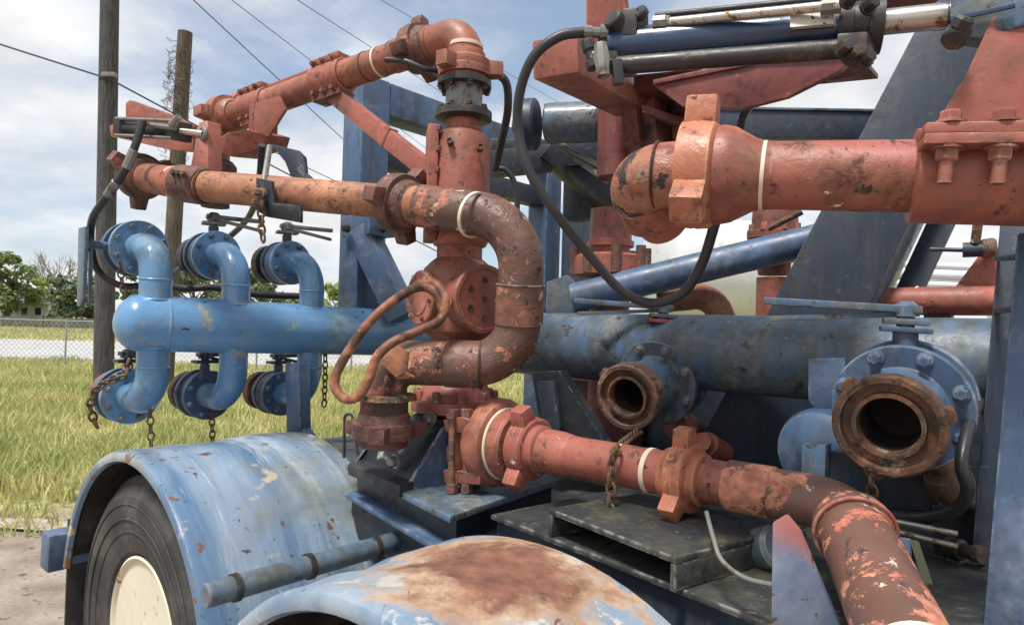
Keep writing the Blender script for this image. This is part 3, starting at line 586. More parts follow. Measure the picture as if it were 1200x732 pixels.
# big slanted channel beam: web plus two flanges
def SB(px, py, d=2.3): return P(px, py, d)
w0, w1, w2, w3 = SB(1050+30, 10), SB(1172, 10, 2.2), SB(769, 640, 2.2), SB(680+40, 640)
def onb(l, r, y): k = (y - 10)/345; return SB(1086 - 181*k, y, 2.3) if l else SB(1181 - 161*k, y, 2.22)
wb = [onb(1, 0, -70), onb(0, 1, -70), onb(0, 1, 620), onb(1, 0, 620)]
SBM = mk('slanted_beam', B().prism(wb, A*.014, .003), 'dark_navy_paint', TR)
mk('beam_flange', B().prism([onb(0, 1, -70) + A*.0145, onb(0, 1, 620) + A*.0145, onb(0, 1, 620) + A*.22, onb(0, 1, -70) + A*.22], L*.016, .003), 'dull_blue_paint', SBM)
mk('beam_flange', B().prism([onb(1, 0, -70) + A*.0145, onb(1, 0, 620) + A*.0145, onb(1, 0, 620) + A*.12, onb(1, 0, -70) + A*.12], -L*.016, .003), 'dark_navy_paint', SBM)
mk('beam_flange', B().prism([onb(0, 1, -70) + A*.20 - L*.10, onb(0, 1, 620) + A*.20 - L*.10, onb(0, 1, 620) + A*.216 - L*.10, onb(0, 1, -70) + A*.216 - L*.10], L*.09, .003), 'dark_navy_paint', SBM)
# rear gantry
G0 = P(431, 95, 3.0); G0b = V((G0.x, G0.y, .84)); 
gz = P(431, 372, 3.0).z; mk('gantry_column', B().box(V((G0.x, G0.y, (G0.z + gz)/2)), L, A, U, .07, .075, (G0.z - gz)/2, .008), 'blue_paint', TR)
GE = G0 + A*1.30; mk('gantry_beam', B().box(G0 + A*.70 - U*.075, A, L, U, .622, .068, .074, .008), 'blue_paint', TR)
mk('gantry_beam', B().box(G0 + A*.70 - U*.33, A, L, U, .622, .05, .05, .006), 'navy_paint', TR)
for k in (0, .22): mk('gantry_column', B().box(V((GE.x + k*.9 , GE.y - k*.35, (GE.z - .17 + .78)/2)) , L, A, U, .07, .07, (GE.z - .17 - .78)/2, .008), 'navy_paint' if k else 'blue_paint', TR)
mk('gantry_brace', B().beam(P(424, 270, 2.88), P(474, 372, 2.82), .13, .10, U), 'blue_paint', TR)
mk('brace_plate', B().box(P(432, 266, 2.9), L, A, U, .10, .07, .045, .006), 'blue_paint', TR)
for sx_ in (408, 450): mk('bolt', B().bolt(P(sx_, 268, 2.80), F, .014, .03), 'dark_metal', TR)
# cross beam behind the arms, slanted pipe brace, pivot shaft and dark carrier
mk('cross_beam', B().box(P(855, 149, 2.75), P(1010, 152, 2.7) - P(700, 146, 2.8), A, U, .72, .07, .055, .006), 'navy_paint', TR)
mk('cross_beam_lit_strip', B().box(P(855, 149, 2.75) + U*.0605, P(1010, 152, 2.7) - P(700, 146, 2.8), A, U, .72, .08, .005, .002), 'dull_blue_paint', TR)  # paler strip that paints in the lit top of the cross beam
mk('pipe_brace', B().cyl(P(672, 349, 2.62), P(985, 274, 2.38), .058), 'blue_paint', TR)
mk('brace_bracket', B().prism([P(640, 375, 2.6), P(640, 330, 2.6), P(664, 322, 2.6), P(684, 345, 2.6), P(690, 375, 2.6)], A*.02, .004), 'dull_blue_paint', TR)
mk('carrier_beam', B().beam(P(560, 195, 2.9), P(720, 178, 2.75), .09, .10), 'black_blue_steel', TR)
mk('carrier_beam', B().beam(P(575, 172, 3.0), P(760, 178, 3.0), .06, .06), 'black_blue_steel', TR)
mk('carrier_beam', B().beam(P(640, 175, 2.8), P(745, 260, 2.85), .10, .10), 'black_blue_steel', TR)
mk('carrier_post', B().box(P(690, 215, 2.95), L, A, U, .10, .05, .16, .005), 'black_blue_steel', TR)
for (a_, c_) in (((655, 168, 2.72), (720, 205, 2.5)), ((660, 176, 2.72), (712, 212, 2.5))): mk('tie_rod', B().cyl(P(*a_), P(*c_), .012), 'grey_steel', TR)
pv = thing('pivot', None, None, P(640, 145, 2.6)); pv.parent = TR; pv.location = P(640, 145, 2.6) - TR.location; WORLD[pv.name] = P(640, 145, 2.6)
px_ax = (P(700, 143, 2.55) - P(620, 146, 2.62)).normalized()
mk('shaft', B().cyl(P(640, 145, 2.6), P(715, 142, 2.53), .078, ch=.01), 'dull_blue_paint', pv)
mk('shaft_end', B().cyl(P(700, 142.5, 2.543), P(722, 142, 2.523), .0795, ch=.005), 'dark_rust', pv)
mk('ring_plate', B().lathe(P(621, 146, 2.62), px_ax, [(-.025, .085), (-.022, .10), (.022, .10), (.03, .09)], 26), 'navy_paint', pv)
mk('pin', B().cyl(P(606, 147, 2.63), P(625, 146, 2.62), .05, ch=.006), 'dark_metal', pv)
mk('pin', B().cyl(P(601, 147, 2.64), P(608, 147, 2.635), .028, ch=.004), 'grey_steel', pv)
# supports under the headers, and mid deck
mk('header_support', B().prism([P(336, 520, 2.66), P(334, 425, 2.66), P(350, 425, 2.62), P(352, 520, 2.62)], A*.05, .004), 'blue_paint', TR)
mk('header_foot', B().prism([P(352, 500, 2.63), P(372, 527, 2.60), P(352, 527, 2.62)], A*.04, .002), 'blue_paint', TR)
sp_ = P(345, 523, 2.66); mk('rear_deck', B().prism([T(.62, .66, .96), T(-1.1, .66, .96), T(-1.1, 1.62, .96), T(.62, 1.62, .96)], -U*.01, .003), 'grimy_deck', TR)
mk('support_post', B().prism([V((sp_.x - .04, sp_.y, .95)), V((sp_.x + .04, sp_.y, .95)), V((sp_.x + .04, sp_.y + .06, .95)), V((sp_.x - .04, sp_.y + .06, .95))], U*(sp_.z - .95 + .01), .003), 'blue_paint', TR)
mk('header_stand', B().prism([P(622, 436, 2.42), P(655, 434, 2.36), P(722, 540, 2.30), P(640, 540, 2.36)], A*.05, .004), 'black_blue_steel', TR)
mk('header_stand_web', B().prism([P(634, 446, 2.355), P(652, 446, 2.345), P(660, 500, 2.32), P(655, 535, 2.32), P(640, 520, 2.33)], F*.02, .002), 'navy_paint', TR)
hs = [T(-1.2, 1.0, .97), T(-3.6, 1.0, .97), T(-3.6, 1.62, .97), T(-1.2, 1.62, .97)]
mk('mid_deck', B().prism(hs, -U*.012, .003), 'grimy_deck', TR)
mk('dark_backing', B().box(T(-2.15, 1.66, 1.14), L, A, U, 1.6, .012, .24, .004), 'black_blue_steel', TR)  # added dark sheet, fills the bright gaps with the darkness under the header
# ================================================================== REAR MANIFOLD (left blue header)
H0_, H1_ = P(158, 378, 2.40), P(520, 392, 3.15)
hd = (H1_ - H0_); HL = hd.length; hn = hd.normalized(); hr = .103
RM = thing('rear_manifold', 'light blue pipe manifold with round end cap and six flanged outlets', 'manifold', H0_ - U*.3)
hb = B().lathe(H0_, hn, [(-.070, .002), (-.066, .03), (-.055, .058), (-.038, .080), (-.018, .096), (.0, .102), (.03, hr), (.098, hr), (.1, hr + .003), (.106, hr + .003), (.108, hr), (HL, hr)], 48)
mk('header_pipe', hb, 'light_blue_paint', RM)
def atpx(px):
    lo, hi = -.2, 1.2
    for _ in range(40):
        mid = (lo + hi)/2; w = ROT.transposed() @ (H0_ + hd*mid - CAM); x = 600 + FPX*w.x/(-w.z)
        if x < px: lo = mid
        else: hi = mid
    return H0_ + hd*lo
def lever(parent, p, ax, dirv, ln, mat, r=.012, w=.03, double=True):
    """stem head with pointer plate and a two-bar lever"""
    a = V(ax).normalized(); d = V(dirv).normalized(); s_d = a.cross(d)
    st_ = mk('stem', B().cyl(p - a*.05, p + a*.02, r*1.3, seg=14).box(p + a*.006, d, s_d, a, .045, .03, .006, .002), mat, parent)
    q = p + a*.026
    hb_ = B().lathe(q - a*.008, a, [(0, .028), (.024, .026), (.034, .014)], 10)
    hb_.prism([q + s_d*.026 - d*.03, q + s_d*.020 + d*ln*.35, q + s_d*.020 + d*ln, q - s_d*.004 + d*ln, q - s_d*.004 + d*ln*.35, q - s_d*.022 - d*.03], a*.017, .004)
    mk('handle', hb_, mat, parent)
    if double: mk('handle', B().prism([q - a*.010 + d*.02 + s_d*.010, q - a*.040 + d*ln*.96 + s_d*.010, q - a*.040 + d*ln*.96 - s_d*.016, q - a*.010 + d*.02 - s_d*.018], a*.012, .002), mat, parent)
er = .0555
for i, px in enumerate((181, 275, 364)):
    base = atpx(px); k = [1, .95, .9][i]; er = .0555*k; fr_ = .106*k; fb_ = .087*k
    for up in (1, -1):
        K = base + U*up*(.285 if up > 0 else .285); Ln = .165 if up > 0 else .20
        path = fillet([base + U*up*.06, K, K + L*Ln], .125, 12)
        el = mk('outlet_elbow', B().tube(path, er, 24), 'light_blue_paint', RM)
        mk('weld_seam', B().torus(path[1], U, er - .001, .004, 28, 6), 'light_blue_paint', el)
        mk('weld_bead', B().torus(base + U*up*.086, U, er + .004, .0065, 30, 6), 'light_blue_paint', el)
        fc = K + L*(Ln + .008)
        flange(RM, fc, L, fr_, .022, 8, fb_, 'light_blue_paint' if up > 0 or i == 0 else 'blue_paint', 'blue_paint' if i or up > 0 else 'grey_steel', -1, bs=.0095)
        vb_ = mk('valve_body', B().lathe(fc + L*.0115, L, [(0, .088), (.004, .092), (.05, .092), (.054, .088)], 32), 'navy_paint' if up < 0 else 'blue_paint', RM)
        flange(RM, fc + L*.078, L, fr_, .022, 8, fb_, 'blue_paint', 'dark_metal', 1, bs=.009)
        mk('threaded_end', B().lathe(fc + L*.0895, L, [(0, .06), (.05, .06), (.06, .085), (.1, .085), (.1, .055), (.06, .05)], 28), 'rusty_iron' if up < 0 else 'black_blue_steel', RM)
        vc = fc + L*.038
        if up > 0 and i == 0:
            mk('stem', B().cyl(vc - A*.09, vc - A*.165, .016, seg=14), 'dull_blue_paint', vb_)
            mk('stem', B().cyl(vc - A*.15, vc - A*.178, .026, seg=14, ch=.003), 'dull_blue_paint', vb_)
            mk('handle', B().prism([vc - A*.172 + U*.06 + L*.035, vc - A*.172 + U*.06 - L*.045, vc - A*.172 - U*.20 - L*.042, vc - A*.172 - U*.23 - L*.02, vc - A*.172 - U*.23 + L*.018], -A*.014, .003), 'dull_blue_paint', vb_)
            mk('handle', B().prism([vc - A*.150 + U*.02 + L*.018, vc - A*.150 + U*.02 - L*.018, vc - A*.150 - U*.22 - L*.03, vc - A*.150 - U*.22 - L*.008], -A*.008, .002), 'dull_blue_paint', vb_)
        else:
            dirh = (A*.75 - L*.25) if up > 0 else A
            mk('neck', B().cyl(vc + U*.085, vc + U*.122, .02, seg=14), 'blue_paint', vb_)
            lever(vb_, vc + U*.128, U, dirh, .2 if up > 0 else .16, 'grey_steel' if up > 0 else 'navy_paint')
# ================================================================== SIDE MANIFOLD (dull blue header on the right)
h0 = P(850, 414, 2.15); S0 = h0 + L*1.02; S1 = h0 + R*1.25; sr = .124
SM = thing('side_manifold', 'weathered grey blue header pipe with two rusty open flanged outlets', 'manifold', h0 - U*.2)
mk('header_pipe', B().lathe(S0, R, [(-.03, .06), (-.02, .10), (0, sr - .005), (.02, sr), (.60, sr), (.602, sr + .003), (.608, sr + .003), (.61, sr), (2.27, sr)], 48), 'dull_blue_paint', SM)
def outlet(F0, M0, header_front, s, handle_dir, hl, neckmat, hmat, lugs, nk=.165, fm='dull_blue_paint'):
    ax = (M0 - F0).normalized(); fr = .1395*s; th = .026*s
    # stub from header, rear flange, valve wafer, front flange, hub and bell mouth
    mk('stub_pipe', B().cyl(header_front, F0 - ax*.1, .078*s), 'dull_blue_paint', SM)
    flange(SM, F0 - ax*.085*s, ax, fr, th, 8, .1207*s, 'blue_paint', 'dark_metal', -1, bs=.012*s)
    vbd = mk('valve_body', B().lathe(F0 - ax*.072*s, ax, [(0, .105*s), (.006*s, .11*s), (.054*s, .11*s), (.058*s, .105*s)], 36), 'black_blue_steel', SM)
    flange(SM, F0, ax, fr, th, 8, .1207*s, fm, 'grey_steel' if fm != 'blue_paint' else 'blue_paint', 1, ph=math.pi/8, bs=.0125*s)
    for t in (1.0, 2.3, 3.9, 5.2):
        a, b, n = frame(ax); e = a*math.cos(t) + b*math.sin(t); mk('stud', B().cyl(F0 + e*.1207*s - ax*.08*s, F0 + e*.1207*s - ax*.013*s, .008*s, seg=8), 'grey_steel', vbd)
    ln = (M0 - F0).length
    mk('hub', B().lathe(F0 + ax*th/2, ax, [(0, .058*s), (.0005, .094*s), (.012*s, .086*s), (ln*.45, .078*s), (ln*.72, .080*s), (ln*.72, .060*s), (.001, .058*s)], 36), fm, SM)
    mo = mk('open_mouth', B().lathe(F0, ax, [(ln*.62, .080*s), (ln*.66, .096*s), (ln*.78, .102*s), (ln*.97, .104*s), (ln, .099*s), (ln, .088*s), (ln - .02*s, .085*s), (ln - .022*s, .068*s), (ln - .004*s, .066*s), (ln - .004*s, .058*s), (ln - .03*s, .056*s), (ln - .032*s, .0575*s)], 44, cap=False), 'rusty_iron', SM); mk('bore', B().lathe(F0, ax, [(ln - .03*s, .056*s), (.02, .0555*s), (.018, .0)], 36, cap=False), 'shaded_bore_rust', mo)
    a, b, n = frame(ax)
    for t in lugs:
        e = a*math.cos(t) + b*math.sin(t); w = n.cross(e); c = F0 + ax*ln*.82 + e*.098*s
        mk('lug', B().prism([c - w*.020*s, c + w*.020*s, c + w*.013*s + e*.019*s, c - w*.013*s + e*.019*s], ax*.024*s, .005), 'rusty_iron', mo)
    vc = F0 - ax*.043*s
    mk('neck', B().cyl(vc + U*.105*s, vc + U*nk, .026*s, seg=16), neckmat, vbd)
    mk('neck_plate', B().box(vc + U*(nk + .001), handle_dir, V(handle_dir).cross(U), U, .05*s, .034*s, .006, .003), neckmat, vbd)
    lever(vbd, vc + U*(nk + .013), U, handle_dir, hl, hmat, r=.014, w=.04)
F1 = P(769, 448, 2.20); M1 = P(733, 466, 2.03)
outlet(F1, M1, F1 + A*.16, 1.0, P(668, 364, 2.28) - P(772, 372, 2.26), .30, 'red_paint', 'dull_blue_paint', (.9, 3.0, 5.1), .195)
F2 = P(1056, 478, 1.46); M2 = P(1040, 500, 1.325)
outlet(F2, M2, F2 + A*.33, 1.0, P(897, 367, 1.62) - P(1062, 378, 1.5), .30, 'blue_paint', 'dull_blue_paint', (.75, 2.9, 5.0), .165, 'blue_paint')
mk('tab_plate', B().prism([P(947, 420, 1.62), P(990, 419, 1.57), P(990, 478, 1.57), P(955, 478, 1.61), P(947, 468, 1.62)], A*.012, .003), 'blue_paint', SM)
# ================================================================== SWIVEL TOWER
TP = P(532, 520, 2.05)
def h(y): return TP + U*((520 - y)*2.05/780)
TW = thing('swivel_tower', 'red oxide swivel tower standing on the base plate, topped by a grey swivel', 'pipe tower', h(588))
def lat(name, rows, mat, parent=TW, seg=40): return mk(name, B().lathe(h(rows[0][0]), U, [((rows[0][0] - y)*2.05/780, r) for y, r in rows], seg), mat, parent)
lat('pedestal', [(592, .10), (585, .10), (584, .088), (500, .088), (492, .078), (478, .078)], 'red_paint')
fl = lat('base_ring', [(482, .12), (480, .135), (468, .135), (466, .12), (455, .105), (446, .09)], 'red_paint')
for i in range(10):
    t = i*.628; mk('bolt', B().bolt(h(467) + (L*math.cos(t) + A*math.sin(t))*.12, U, .013, .03), 'red_paint', fl)
lat('lower_column', [(455, .074), (396, .068)], 'orange_red_paint')
vbdy = lat('valve_block', [(400, .070), (396, .085), (388, .108), (376, .116), (330, .116), (316, .108), (308, .088), (303, .072)], 'orange_red_paint')
c = h(351); D1_ = V((.58, -.81, 0)).normalized(); D2_ = V((-.80, -.60, 0)).normalized()
cap = mk('end_cap', B().lathe(c, D1_, [(.06, .098), (.128, .098), (.134, .102), (.146, .102), (.150, .098), (.151, .088), (.148, .086), (.148, 0)], 40), 'red_paint', TW)
a, b, n = frame(D1_)
for i in range(7):
    e = V((0, 0, 0)) if i == 6 else a*math.cos(i*math.pi/3)*.055 + b*math.sin(i*math.pi/3)*.055
    mk('cap_hole_disc', B().lathe(c + e + D1_*.1475, D1_, [(0, .0095), (.0022, .0095), (.0022, .007), (.0012, .0065)], 12), 'dark_rust', cap)  # small dark disc on the cap face, coloured like a hole's shade
cap2 = mk('end_cap', B().lathe(c, D2_, [(.06, .078), (.118, .078), (.123, .082), (.134, .082), (.138, .077), (.138, .055), (.142, .05), (.142, 0)], 40), 'orange_red_paint', TW)
a, b, n = frame(D2_)
for i in range(6):
    e = a*math.cos(i*math.pi/3 + .4)*.072 + b*math.sin(i*math.pi/3 + .4)*.072; mk('bolt', B().bolt(c + e*.92 + D2_*.137, D2_, .007, .010), 'orange_red_paint', cap2)
lat('upper_column', [(306, .070), (282, .070)], 'orange_red_paint')
hs_ = lat('swivel_housing', [(288, .080), (284, .086), (280, .088), (172, .088), (158, .078), (153, .062)], 'red_paint')
for (px, py) in ((527, 161 + 4), (563, 172)):
    d0 = (P(px, py, 1.965) - CAM).normalized(); mk('vent_hole_disc', B().lathe(P(px, py, 1.968), V((.15 if px > 540 else -.12, -1, .25)), [(-.02, .010), (.004, .010), (.004, .007), (.0, .007), (0, 0)], 12), 'dark_rust', hs_)  # dark disc on the housing, its colour stands in for a shaded hole
fp = mk('clamp_flange', B().box(h(218) - V((.093, .02, 0)), V((1, .2, 0)), V((-.2, 1, 0)), U, .016, .05, .175, .004), 'red_paint', TW)
for i in range(6): mk('bolt', B().bolt(h(156 + i*24) + V((-.081, -.055, 0)), V((.9, -.5, 0)), .0105, .022), 'rusty_red_union', fp)
lat('neck', [(156, .056), (137, .052)], 'orange_red_paint')
lf = lat('swivel_flange', [(140, .070), (138, .088), (130, .088), (128, .070)], 'dark_metal')
lat('swivel_drum', [(131, .057), (99, .057)], 'grey_steel')
uf = lat('swivel_flange', [(101, .066), (100, .084), (93, .084), (91, .070)], 'dark_metal')
for i in range(8):
    t = i*.785 + .3; e = V((math.cos(t), math.sin(t), 0))*.073
    mk('nut', B().bolt(h(128.5) + e, U, .009, .013), 'dark_metal', lf); mk('nut', B().bolt(h(101) + e, -U, .009, .013), 'dark_metal', uf)
union(TW, h(79), U, .056, 'orange_red_paint', ph=1.2, k=1.5, ln=.95)
# ---- upper arm: elbow on top of the tower, horizontal run, clamps, strut
UA = thing('upper_arm', 'red pipe arm sloping away from the tower top with clamp brackets and strut', 'pipe arm', h(36))
topc = P(545, 33, 2.05); topc = V((TP.x, TP.y, topc.z)); E_ = P(268, 137, 2.72)
au = (E_ - topc).normalized()
ep = fillet([h(62), topc, topc + au*.30], .085, 14)
elb = mk('elbow', B().tube(ep, .0535, 26), 'orange_red_paint', UA)
mk('weld_seam', band(h(52), U, .0535), 'white_band', elb)
mk('weld_seam', B().torus(topc + au*.13, au, .0535, .003, 30, 6), 'red_paint', elb)
union(UA, topc + au*.20, au, .053, 'rusty_red_union', ph=.2, k=1.5, ln=.95)
LA = (E_ - topc).length
mk('pipe', B().cyl(topc + au*.24, E_ - au*.02, .050, seg=28), 'orange_red_paint', UA)
for t_ in (.36, .42): mk('seam_ring', band(topc + au*t_, au, .050, .008), 'white_band' if t_ < .4 else 'dark_rust', UA)
def clampset(t, ln, mat='red_paint'):
    c_ = topc + au*t; a, b, n = frame(au)
    cl = mk('pipe_clamp', B().lathe(c_ - au*ln/2, au, [(0, .056), (.004, .060), (ln - .004, .060), (ln, .056)], 28), mat, UA)
    for sg in (1, -1):
        mk('clamp_ear', B().box(c_ + a*sg*.002 + a*sg*.062, au, a, b, ln/2 - .004, .012, .035, .003), mat, cl)
        for k in (-.32, 0, .32): mk('bolt', B().bolt(c_ + au*ln*k + a*sg*.055 + b*.035, b, .0095, .02), 'rusty_red_union', cl); mk('bolt', B().bolt(c_ + au*ln*k + a*sg*.055 - b*.035, -b, .0095, .02), 'rusty_red_union', cl)
    return c_
cA = clampset(.60, .15); cB = clampset(1.02, .14)
a, b, n = frame(au)
mk('rib', B().prism([cA + a*.068 - b*.006, cB + a*.068 - b*.006, cB + a*.056 - b*.006, cA + a*.056 - b*.006], b*.012, .002), 'red_paint', UA)
s0_ = cA - a*.05; s1_ = h(205) - V((.085, 0, 0)); mk('strut', B().beam(s0_, s1_, .035, .062, U, .005), 'red_paint', UA)
mk('strut_collar', B().beam(s0_.lerp(s1_, .58), s0_.lerp(s1_, .60), .041, .070, U, .003), 'red_paint', UA)
# ---- arm joint at the far end: cradle plate, vertical swivel, small cylinder with its red wings
JT = thing('arm_joint', 'red folding joint of the pipe arm with cradle plates and vertical dark swivel', 'pipe joint', P(252, 212, 2.62))
Ev = E_ + U*.01
union(JT, E_ + au*.02, au, .056, 'orange_red_paint', ph=.5, k=1.6, ln=1.1)
je = fillet([E_ - au*.03, E_ + au*.07, E_ + au*.07 - U*.35], .07, 8); mk('elbow', B().tube(je, .05, 22), 'orange_red_paint', JT)
jx = E_ + au*.07
mk('swivel_drum', B().lathe(jx - U*.17, -U, [(0, .062), (.02, .078), (.05, .078), (.052, .07), (.10, .07), (.102, .08), (.13, .08), (.135, .055), (.19, .055)], 30), 'dark_rust', JT)
# cradle: V of two plates that carries the upper pipe end
mk('cradle_plate', B().prism([P(247, 167, 2.58), P(268, 155, 2.55), P(290, 152, 2.5), P(312, 158, 2.5), P(308, 172, 2.52), P(272, 184, 2.56), P(250, 178, 2.58)], U*.012 + A*.10, .003), 'red_paint', JT)
mk('cradle_web', B().prism([P(298, 121, 2.50), P(326, 112, 2.42), P(334, 128, 2.42), P(314, 160, 2.47), P(296, 153, 2.52)], A*.012, .003), 'red_paint', JT)
mk('cradle_web', B().prism([P(297, 119, 2.50), P(297, 154, 2.515), P(291, 156, 2.53), P(292, 121, 2.52)], A*.10, .003), 'red_paint', JT)
mk('upright_lug', B().prism([P(222, 202, 2.30), P(233, 143, 2.34), P(243, 141, 2.34), P(244, 206, 2.30)], A*.05, .004), 'red_paint', JT)
wg = mk('wing_plate', B().prism([P(147, 121, 2.62), P(152, 117, 2.62), P(203, 135, 2.6), P(226, 147, 2.58), P(224, 165, 2.58), P(147, 142, 2.62)], A*.02, .003), 'red_paint', JT)
mk('wing_plate', B().prism([P(128, 148, 2.54), P(134, 144, 2.54), P(226, 163, 2.42), P(226, 178, 2.42), P(196, 175, 2.44), P(130, 160, 2.54)], A*.02, .003), 'red_paint', JT)
sc0, sc1 = P(146, 151, 2.40), P(212, 154, 2.34)
SCY = thing('hydraulic_cylinder', 'small grey hydraulic cylinder between the red wings of the arm joint', 'cylinder', sc0)
mk('barrel', B().cyl(sc0, sc1, .024, seg=22, ch=.003), 'dark_metal', SCY)
for k in (0.03, .97): mk('end_block', B().box(sc0.lerp(sc1, k), sc1 - sc0, A, U, .014, .034, .034, .003), 'dark_metal', SCY)
for oy in (.03, -.03): mk('tie_rod', B().cyl(sc0 + U*oy - A*.03, sc1 + U*oy - A*.03, .006, seg=8), 'grey_steel', SCY)
mk('rod', B().cyl(sc1, P(238, 157, 2.33), .012, seg=14), 'chrome_rod', SCY)
mk('rod_end', B().torus(P(238, 157, 2.33), A, .018, .009, 18, 8), 'grey_steel', SCY)
mk('port_fitting', B().cyl(P(200, 147, 2.30), P(210, 137, 2.28), .012, seg=8).cyl(P(178, 147, 2.33), P(205, 150, 2.3), .010, seg=8), 'grey_steel', SCY)
# ---- lower arm: straight rusty run, left bend with union, U-bend down to the hanging union
LW = thing('return_pipe', 'rusty orange pipe arm ending in a dark brown U bend beside the tower', 'pipe arm', P(455, 520, 1.86))
q0_, q1_ = P(448, 236, 2.04), P(226, 217, 2.26); q2_ = P(165, 207, 2.46)
lp = mk('pipe', B().cyl(q0_, q1_, .0525, seg=28), 'rusty_orange', LW)
an = (q1_ - q0_).normalized(); bn = (q2_ - q1_).normalized()
mk('end_bend', B().tube(fillet([q1_ - an*.03, q1_ + an*.015, q2_], .2, 6), .054, 24), 'orange_red_paint', LW)
clb = mk('pipe_clamp', B().cyl(q1_ - an*.05, q1_ + bn*.075, .064, seg=26, ch=.006), 'rusty_red_union', LW)
for i in range(3): mk('bolt', B().bolt(q1_ + bn*(.055 - i*.03) - V((0, .066, -.02)), V((0, -1, .2)), .009, .02), 'dark_rust', clb)
mk('seam_ring', B().torus(q1_ - an*.055, an, .0545, .005, 28, 6), 'dark_rust', LW)
mk('seam_ring', band(q1_ + bn*.11, bn, .0545, .008), 'white_band', LW)
union(LW, q2_ + bn*.0, bn, .057, 'rusty_red_union', ph=1.0, k=1.5, ln=.85)
u0 = P(468, 238, 1.98); ud = (P(540, 247, 1.84) - u0).normalized()
union(LW, u0, -ud, .057, 'rusty_red_union', ph=.6, k=1.55, ln=1.0)
mk('coupling', B().cyl(u0 + ud*.03, u0 + ud*.13, .056, seg=26, ch=.003), 'rusty_orange', LW)
c1_ = P(613, 258, 1.80); c2_ = P(606, 428, 1.84); c3_ = P(452, 424, 1.86)
up = fillet([u0 + ud*.09, c1_, c2_, c3_, c3_ - U*.10], [.15, .13, .075], 14)
ub = mk('u_bend', B().tube(up, .062, 30), 'brown_worn', LW)
seam_p = P(556, 252, 1.823); mk('weld_seam', band(seam_p, ud + (c2_ - c1_).normalized()*.12, .0625, .010), 'white_band', ub)
cvd = (c2_ - c1_).normalized()
mk('sleeve', B().cyl(c1_ + cvd*.175, c1_ + cvd*.285, .0665, seg=34, ch=.002), 'brown_worn', ub)
mk('weld_seam', B().torus(c1_ + cvd*.175, cvd, .0655, .0035, 34, 6), 'rusty_iron', ub)
hdn = (c3_ - c2_).normalized(); mk('sleeve', B().cyl(c2_ + hdn*.10, c2_ + hdn*.20, .066, seg=34, ch=.003), 'brown_worn', ub)
mk('weld_seam', B().torus(c2_ + hdn*.10, hdn, .0655, .004, 34, 6), 'dark_rust', ub)
dnp = c3_ - U*.085
lid = mk('cap_disc', B().lathe(dnp, -U, [(0, .05), (.004, .088), (.018, .090), (.022, .07)], 32), 'rusty_iron', LW)
mk('neck', B().cyl(dnp - U*.02, dnp - U*.085, .066, seg=28), 'dark_rust', LW)
union(LW, dnp - U*.105, -U, .060, 'rusty_red_union', ph=.3, k=1.45, ln=.8)
br_ = P(468, 422, 1.77)
mk('hook_bracket', B().prism([P(464, 404, 1.76), P(480, 412, 1.75), P(478, 434, 1.75), P(466, 442, 1.755), P(447, 424, 1.77)], -A*.006, .001).prism([P(445, 424, 1.77), P(466, 444, 1.755), P(466, 444, 1.755) + A*.06, P(445, 424, 1.77) + A*.06], U*.005, .001), 'rusty_orange', LW)
mk('hook_bracket', B().beam(P(458, 440, 1.78), P(452, 466, 1.80), .03, .012), 'rusty_red_union', LW)
# loop handle on the tower's valve
lp_pts = [(520, 368, 1.80), (512, 345, 1.80), (494, 336, 1.80), (470, 346, 1.78), (436, 374, 1.75), (408, 412, 1.73), (392, 446, 1.72), (402, 466, 1.71), (420, 464, 1.70), (432, 444, 1.70), (442, 418, 1.70), (462, 400, 1.71), (494, 386, 1.74), (516, 374, 1.78), (522, 352, 1.80), (512, 334, 1.82), (500, 332, 1.86)]
mk('valve_loop', B().tube(spline([P(*q) for q in lp_pts], 8), .0125, 14), 'rod_brown', None, label='bent rusty rod looped from the tower valve down beside the hanging union', cat='rod')
mk('valve_loop_stub', B().tube([P(520, 366, 1.80), P(526, 352, 1.90)], .012, 10), 'rusty_orange', bpy.data.objects['valve_loop'])
# latch with dark plate on the lower arm
LT = thing('arm_latch', 'dark grey latch plate with curved arm clamped on the rusty arm pipe', 'latch', P(312, 262, 2.2))
mk('latch_plate', B().prism([P(313, 168, 2.26), P(348, 176, 2.26), P(356, 184, 2.26), P(358, 203, 2.26), P(366, 210, 2.24), P(352, 213, 2.24), P(340, 205, 2.26), P(334, 190, 2.26), P(322, 175, 2.26)], A*.012, .002), 'navy_paint', LT)
mk('latch_plate', B().prism([P(300, 208, 2.1), P(318, 212, 2.08), P(320, 238, 2.08), P(352, 241, 2.06), P(352, 261, 2.06), P(312, 254, 2.1), P(299, 246, 2.1)], A*.01, .002), 'black_blue_steel', LT)
mk('latch_rod', B().cyl(P(316, 172, 2.22), P(308, 222, 2.10), .010, seg=10), 'grey_steel', LT)
mk('latch_bolt', B().bolt(P(308, 226, 2.08), F, .012, .03).bolt(P(306, 238, 2.08), F, .010, .03), 'rusty_iron', LT)
